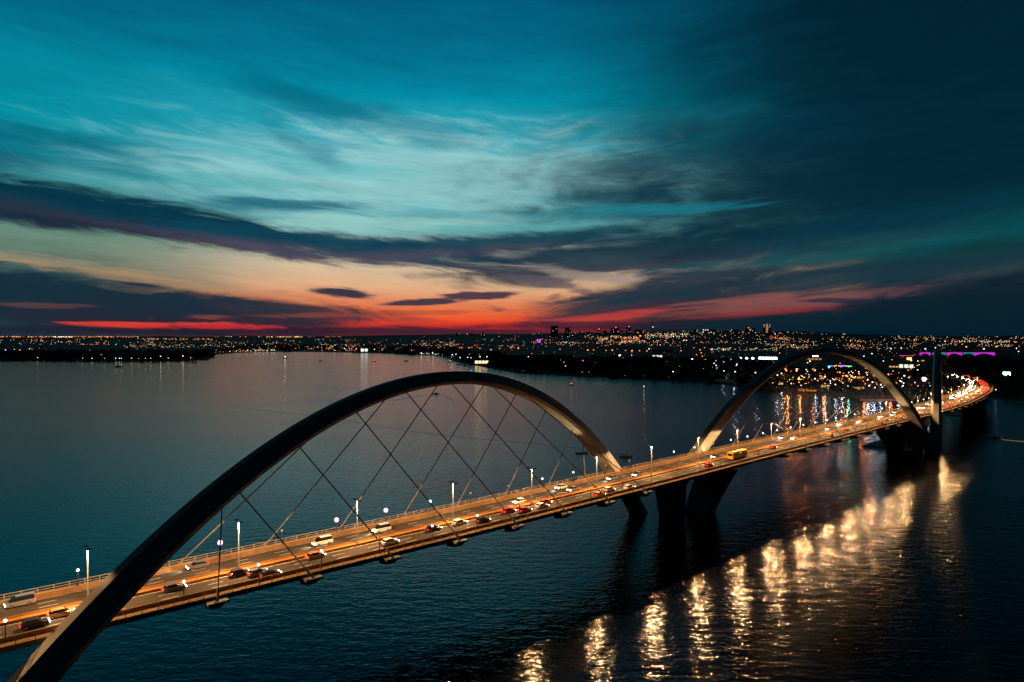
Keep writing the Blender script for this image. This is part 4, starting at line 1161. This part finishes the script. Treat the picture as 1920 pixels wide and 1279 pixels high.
# lakeside halls and lit places
def hall(u0, u1, v, hgt, wallc, lb, glowc=None, gs=1.0, name='lakeside_hall', roofc=(.05, .05, .05), n=3, cat='building'):
    p = hit((u0 + u1) / 2, v, 0); w = (u1 - u0) / FPX * p.y
    root = empty(name, p, -math.atan2(p.x, p.y)); tag(root, lb, cat)
    dp = w * .4
    d = MB(); d.box(-w / 2, w / 2, 0, dp, -1, hgt); d.build('wall', material(name + '_wall', wallc, .8), root)
    d = MB(); d.loft([[Vector(q) for q in ((-w / 2 - .8, -.8, hgt), (w / 2 + .8, -.8, hgt), (w / 2 + .8, dp + .8, hgt), (-w / 2 - .8, dp + .8, hgt))],
                      [Vector(q) for q in ((-w / 2 * .8, dp * .3, hgt * 1.35), (w / 2 * .8, dp * .3, hgt * 1.35), (w / 2 * .8, dp * .7, hgt * 1.35), (-w / 2 * .8, dp * .7, hgt * 1.35))]])
    d.build('roof', material(name + '_roof', roofc, .8), root)
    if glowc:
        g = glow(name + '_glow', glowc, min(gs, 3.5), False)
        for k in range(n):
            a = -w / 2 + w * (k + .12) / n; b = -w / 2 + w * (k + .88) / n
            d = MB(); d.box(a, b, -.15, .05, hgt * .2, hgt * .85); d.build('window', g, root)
    return root
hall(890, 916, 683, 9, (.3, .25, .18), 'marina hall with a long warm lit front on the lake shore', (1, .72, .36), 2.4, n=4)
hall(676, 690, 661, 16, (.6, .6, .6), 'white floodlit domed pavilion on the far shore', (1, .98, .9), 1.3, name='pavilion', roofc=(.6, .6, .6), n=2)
hall(1223, 1242, 671, 8, (.45, .42, .36), 'cream building lit from inside above the wooded point', (1, .85, .6), 1.2, name='parkland_building', n=3)
hall(1222, 1262, 660, 8, (.2, .3, .34), 'long building with a blue-grey roof in the dark parkland', None, name='long_shed', roofc=(.25, .38, .42))
hall(1006, 1014, 643, 22, (.3, .1, .3), 'purple lit block left of the skyline', (.55, .04, .75), 1.6, name='purple_block', n=2)
hall(1495, 1511, 714, 6, (.4, .28, .12), 'lakeside restaurant glowing orange behind the second arch', (1, .50, .10), 9, name='restaurant', n=3)
hall(1372, 1392, 694, 4, (.3, .2, .12), 'low orange lit shed beside the sports ground', (1, .35, .12), .35, name='orange_shed', n=3)
hall(1515, 1540, 676, 6, (.35, .2, .1), 'warm lit terrace building under the crown of the second arch', (1, .4, .12), .5, name='terrace_building', n=4)
hall(1552, 1562, 692, 7, (.1, .1, .1), 'funfair stall lit blue under the second arch', (.1, .35, 1), 3.5, name='blue_stall', n=1, cat='stall')
hall(1563, 1574, 690, 6, (.1, .1, .1), 'funfair stall lit orange and red under the second arch', (1, .35, .1), 3.0, name='orange_stall', n=3, cat='stall')
hall(1576, 1586, 690, 6, (.1, .1, .1), 'funfair stall lit violet under the second arch', (.5, .15, 1), 2.2, name='violet_stall', n=3, cat='stall')
hall(1587, 1597, 691, 6, (.1, .1, .1), 'funfair stall lit green under the second arch', (.25, .9, .25), 2.2, name='green_stall', n=3, cat='stall')
hall(1582, 1598, 708, 4, (.2, .12, .08), 'two-storey block with rows of orange lit windows behind the second arch', (1, .42, .10), 4, name='windowed_block', n=7)
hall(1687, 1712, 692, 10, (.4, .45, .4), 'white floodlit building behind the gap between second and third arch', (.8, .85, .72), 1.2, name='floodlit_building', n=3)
hall(1700, 1710, 676, 8, (.4, .3, .1), 'small amber lit building above the white floodlit one', (1, .55, .08), 6, name='amber_building', n=1)
hall(1704, 1732, 716, 5, (.35, .35, .36), 'long grey shed beside the violet screen', None, name='grey_shed', roofc=(.3, .3, .32))
hall(1498, 1530, 735, 3.2, (.12, .12, .08), 'dark boat shed at the water below the second arch', (1, .35, .08), .5, name='boat_shed', n=5)
hall(1441, 1468, 722, 3.5, (.3, .28, .2), 'pale waterside pavilion left of the second arch crown', (1, .75, .4), .8, name='waterside_pavilion', n=5)
for i, (a_, b_, vv, cc_) in enumerate([(1470, 1490, 716, (.12, .07, .04)), (1534, 1548, 712, (.10, .06, .04)), (1600, 1622, 711, (.12, .07, .05)), (1636, 1650, 708, (.1, .08, .06)), (1664, 1682, 722, (.1, .1, .09)), (1668, 1684, 690, (.1, .08, .07)), (1540, 1556, 728, (.09, .1, .06)), (1602, 1618, 732, (.08, .09, .06))]):
    hall(a_, b_, vv, 4.5, cc_, ['low house left of the glowing restaurant', 'low house right of the glowing restaurant', 'low red-lit house behind the second arch leg', 'small house outside the second arch leg', 'grey house on the shore between the arches',
                               'low house left of the white floodlit building', 'garden house on the grassy shore under the second arch', 'garden house on the shore left of the second arch leg'][i],
         (1, .45, .15), .8, name='house', n=3)
# floodlit sports ground: banks of lamps on pylons
for (uu, n, big, lb) in ((1400, 3, 1.6, 'smaller bank of cyan-white floodlights at the sports ground'), (1440, 8, 2.0, 'widest bank of glaring cyan-white floodlights at the sports ground'), (1529, 3, 1.0, 'short bank of white floodlights above the crown of the second arch')):
    vv = 672 if uu < 1500 else 668
    p = hit(uu, vv + 5, 0); root = empty('floodlight_bank', p, -math.atan2(p.x, p.y)); tag(root, lb, 'floodlights')
    wd = (28 if uu == 1440 else 22 if uu == 1400 else 7) / FPX * p.y
    zz = 5 / FPX * p.y
    d = MB(); d.tube([(-wd / 2, 0, zz - 1), (wd / 2, 0, zz - 1)], .3, 5)
    for q in (-.5, 0, .5): d.tube([(q * wd, 0, -1), (q * wd, 0, zz)], .3, 5)
    d.build('frame', M['dark'], root)
    for k in range(n):
        d = MB(); d.ball(((k / (n - 1) - .5) * wd, -.4, zz), p.y * .0011 * big, 8, 5, .8); d.build('lamp', glow('sports_flood', (.62, .95, 1.0), 10, False) if k == 0 else GL, root)
        if k == 0: GL = root.children[-1].data.materials[0]
# billboard and screens
def screen(u, v, wpx, hpx, colr, s_, lb, hgt, smp=False):
    p = hit(u, v + hgt, 0); sc_ = p.y / FPX
    root = empty('billboard', p, -math.atan2(p.x, p.y)); tag(root, lb, 'screen')
    w_, h_ = wpx * sc_, hpx * sc_; z = hgt * sc_
    d = MB(); d.tube([(0, .3, -1), (0, .3, z)], .35, 6); d.build('post', M['dark'], root)
    d = MB(); d.box(-w_ / 2 - .2, w_ / 2 + .2, 0, .5, z - h_ / 2 - .2, z + h_ / 2 + .2); d.build('frame', M['dark'], root)
    d = MB(); d.box(-w_ / 2, w_ / 2, -.1, -.02, z - h_ / 2, z + h_ / 2); d.build('panel', glow('screen_glow', colr, s_ if smp else min(s_, 6), smp), root)
screen(1888, 703.5, 11, 11, (.30, .85, 1.0), 16, 'glaring cyan-white square screen in the dark woods on the right', 12, True)
screen(1733, 711.5, 6, 7, (.9, .6, 1.0), 12, 'small violet-white screen beside the third arch', 6)
screen(1888, 690, 2, 2, (.4, .9, 1.0), .5, 'tiny dim sign above the glaring square screen', 4) if False else None
# far viaduct washed in magenta and turquoise light
p0, p1 = hit(1690, 663, 0), hit(1885, 662, 0)
Dv = 1900.0
a_ = Vector(((1650 - 960) / FPX * Dv, Dv, 0)); b2 = Vector(((1880 - 960) / FPX * Dv, Dv, 0))
zdk = CAM_Z - (659 - HOR) / FPX * Dv; zb = CAM_Z - (668 - HOR) / FPX * Dv - 6
via = empty('viaduct', ((a_ + b2) / 2).to_tuple()[:2] + (0,)); tag(via, 'far viaduct washed in magenta and turquoise light', 'viaduct')
wv2 = (b2 - a_).length
d = MB(); d.box(-wv2 / 2, wv2 / 2, -7, 7, zdk - 2.2, zdk); d.build('deck', M['concrete'], via)
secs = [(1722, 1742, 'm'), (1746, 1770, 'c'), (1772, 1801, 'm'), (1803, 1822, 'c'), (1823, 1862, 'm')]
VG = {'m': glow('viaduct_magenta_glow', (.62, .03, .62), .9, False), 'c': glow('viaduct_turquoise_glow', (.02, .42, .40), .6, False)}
for (ua, ub, kk) in secs:
    xa, xb = ((q - 960) / FPX * Dv - via.location.x for q in (ua, ub))
    n = 8; top = zdk - 2.4; poly = []
    hgt_ = 7 if kk == 'm' else 3
    vs_ = []
    for i in range(n + 1):
        f = i / n; arc = abs(2 * f - 1) ** 1.6
        vs_.append((xa + (xb - xa) * f, -7.3, top)); vs_.append((xa + (xb - xa) * f, -7.3, top - 3.0 - hgt_ * arc))
    vs_ += [(x, y + .5, z) for x, y, z in vs_]
    m_ = 2 * (n + 1); f_ = []
    for i in range(n):
        a0 = 2 * i; f_ += [(a0, a0 + 1, a0 + 3, a0 + 2), (m_ + a0, m_ + a0 + 2, m_ + a0 + 3, m_ + a0 + 1), (a0 + 1, m_ + a0 + 1, m_ + a0 + 3, a0 + 3)]
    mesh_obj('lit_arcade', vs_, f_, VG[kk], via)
for q in (1655, 1690, 1721, 1744, 1771, 1802, 1822.5, 1863):
    x = (q - 960) / FPX * Dv - via.location.x
    d = MB(); d.box(x - 2, x + 2, -5, 5, zb - 10, zdk - 2.3); d.build('pier', M['concrete'], via)
hall(1688, 1712, 668, 2.6, (.2, .05, .1), 'low strip building lit magenta left of the viaduct', (.9, .05, .35), 1.2, name='magenta_strip', n=5)

# beach, lit jetty
p = [at(u, v, .12) for u, v in ((1612, 751), (1640, 752.5), (1684, 752), (1684, 748.5), (1640, 748), (1615, 748.5))]
tag(mesh_obj('jetty', p + [q - Vector((0, 0, 1)) for q in p], [(0, 1, 2, 3, 4, 5), (0, 6, 7, 1), (1, 7, 8, 2), (2, 8, 9, 3)], material('sand', (.30, .2, .14), .9, noise=((.2, .2, 1), .6, 1.2))),
    'pale sandy jetty lit warm under the second arch leg', 'jetty')

# ------------------------------------------------------------------ trees
M['leaf'] = [material('foliage_a', (.035, .05, .02), .9), material('foliage_b', (.05, .065, .025), .9), material('foliage_c', (.028, .04, .02), .9)]
M['bark'] = material('bark', (.06, .045, .03), .9)
def tree_proto(seed, mat, H_=9.0, spread=4.2, nl=420):
    rnd = random.Random(seed); root = empty('tree')
    d = MB(); d.tube([(0, 0, -1), (.1, 0, H_ * .35), (.2, .1, H_ * .7)], [.28, .2, .08], 6)
    cl_ = []
    for k in range(6):
        a = k * 1.05 + rnd.random(); e = Vector((math.cos(a) * spread * .6, math.sin(a) * spread * .6, H_ * rnd.uniform(.5, .85)))
        d.tube([(.1, 0, H_ * (.3 + .05 * k)), e * .6 + Vector((0, 0, H_ * .22)), e], [.12, .07, .03], 4); cl_.append((e, spread * rnd.uniform(.3, .5)))
    cl_.append((Vector((0, 0, H_ * .88)), spread * .5))
    d.build('trunk', M['bark'], root)
    d = MB()
    for _ in range(nl):
        c0, r = rnd.choice(cl_)
        v = Vector((rnd.gauss(0, 1), rnd.gauss(0, 1), rnd.gauss(0, .8))).normalized() * r * rnd.random() ** .4
        p = c0 + v; s_ = rnd.uniform(.25, .6)
        a = Vector((rnd.uniform(-1, 1), rnd.uniform(-1, 1), rnd.uniform(-1, 1))).normalized(); b = a.cross(Vector((0.3, .2, 1))).normalized()
        d.add([p + a * s_, p + b * s_ * .8, p - a * s_, p - b * s_ * .8], [(0, 1, 2, 3)])
    d.build('crown', mat, root)
    return root
TP = [tree_proto(i + 1, M['leaf'][i], 9 + i, 4.0 + .4 * i) for i in range(3)]
tuse = set(); rt = random.Random(21)
def put_tree(u, dy, lb, grp, sc0=1.0):
    y = shore_y(u) + dy; x = (u - 960) / FPX * y; i = rt.randrange(3)
    o = TP[i] if i not in tuse else copy_tree(TP[i]); tuse.add(i)
    o.location = (x, y, ground(x, y) - .1); s_ = sc0 * rt.uniform(.7, 1.2); o.scale = (s_, s_, s_); o.rotation_euler = (0, 0, rt.uniform(0, 6))
    tag(o, lb, 'tree', grp)
for k in range(70): put_tree(rt.uniform(1440, 1745), rt.uniform(8, 110), 'dim green tree on the lit shore behind the second arch', 'trees on the lakeside quarter shore', .55)
for k in range(90): put_tree(rt.uniform(1765, 1960), rt.uniform(10, 420), 'dark tree on the unlit wooded bank right of the bridge', 'trees on the right bank', 1.2)
for k in range(70): put_tree(rt.uniform(1010, 1440), rt.uniform(8, 90), 'dark tree along the wooded point left of the second arch', 'trees on the wooded point', 1.1)
# the woods beyond read as one mass
d = MB(); rw = random.Random(8)
def clump(u, dy, s):
    y = shore_y(u) + dy; x = (u - 960) / FPX * y; z = ground(x, y)
    for _ in range(10):
        c0 = Vector((x + rw.gauss(0, s * .6), y + rw.gauss(0, s * .6), z + rw.uniform(.2, 1) * s * .7)); r = s * rw.uniform(.2, .45)
        a = Vector((rw.uniform(-1, 1), rw.uniform(-1, 1), rw.uniform(-.6, .6))).normalized(); b = a.cross(Vector((0, 0, 1))).normalized(); c3 = a.cross(b)
        d.add([c0 + a * r, c0 + b * r, c0 - a * r, c0 - b * r, c0 + c3 * r, c0 - c3 * r], [(0, 1, 4), (1, 2, 4), (2, 3, 4), (3, 0, 4), (1, 0, 5), (2, 1, 5), (3, 2, 5), (0, 3, 5)])
for _ in range(500): clump(rw.uniform(-100, 396), rw.uniform(5, 500), rw.uniform(10, 18))
for _ in range(260): clump(rw.uniform(400, 940), rw.uniform(20, 900), rw.uniform(9, 15))
for _ in range(600): clump(rw.uniform(930, 1450), rw.uniform(20, 700), rw.uniform(7, 13))
for _ in range(500): clump(rw.uniform(1770, 2100), rw.uniform(60, 900), rw.uniform(7, 13))
for _ in range(160): clump(rw.uniform(1450, 1770), rw.uniform(90, 500), rw.uniform(5, 9))
tag(d.build('woodland', M['leaf'][2]), 'dark woodland along the far shores', kind='stuff')
for k_, o_ in list(WL.items()):
    if k_ not in used: bpy.data.objects.remove(o_)
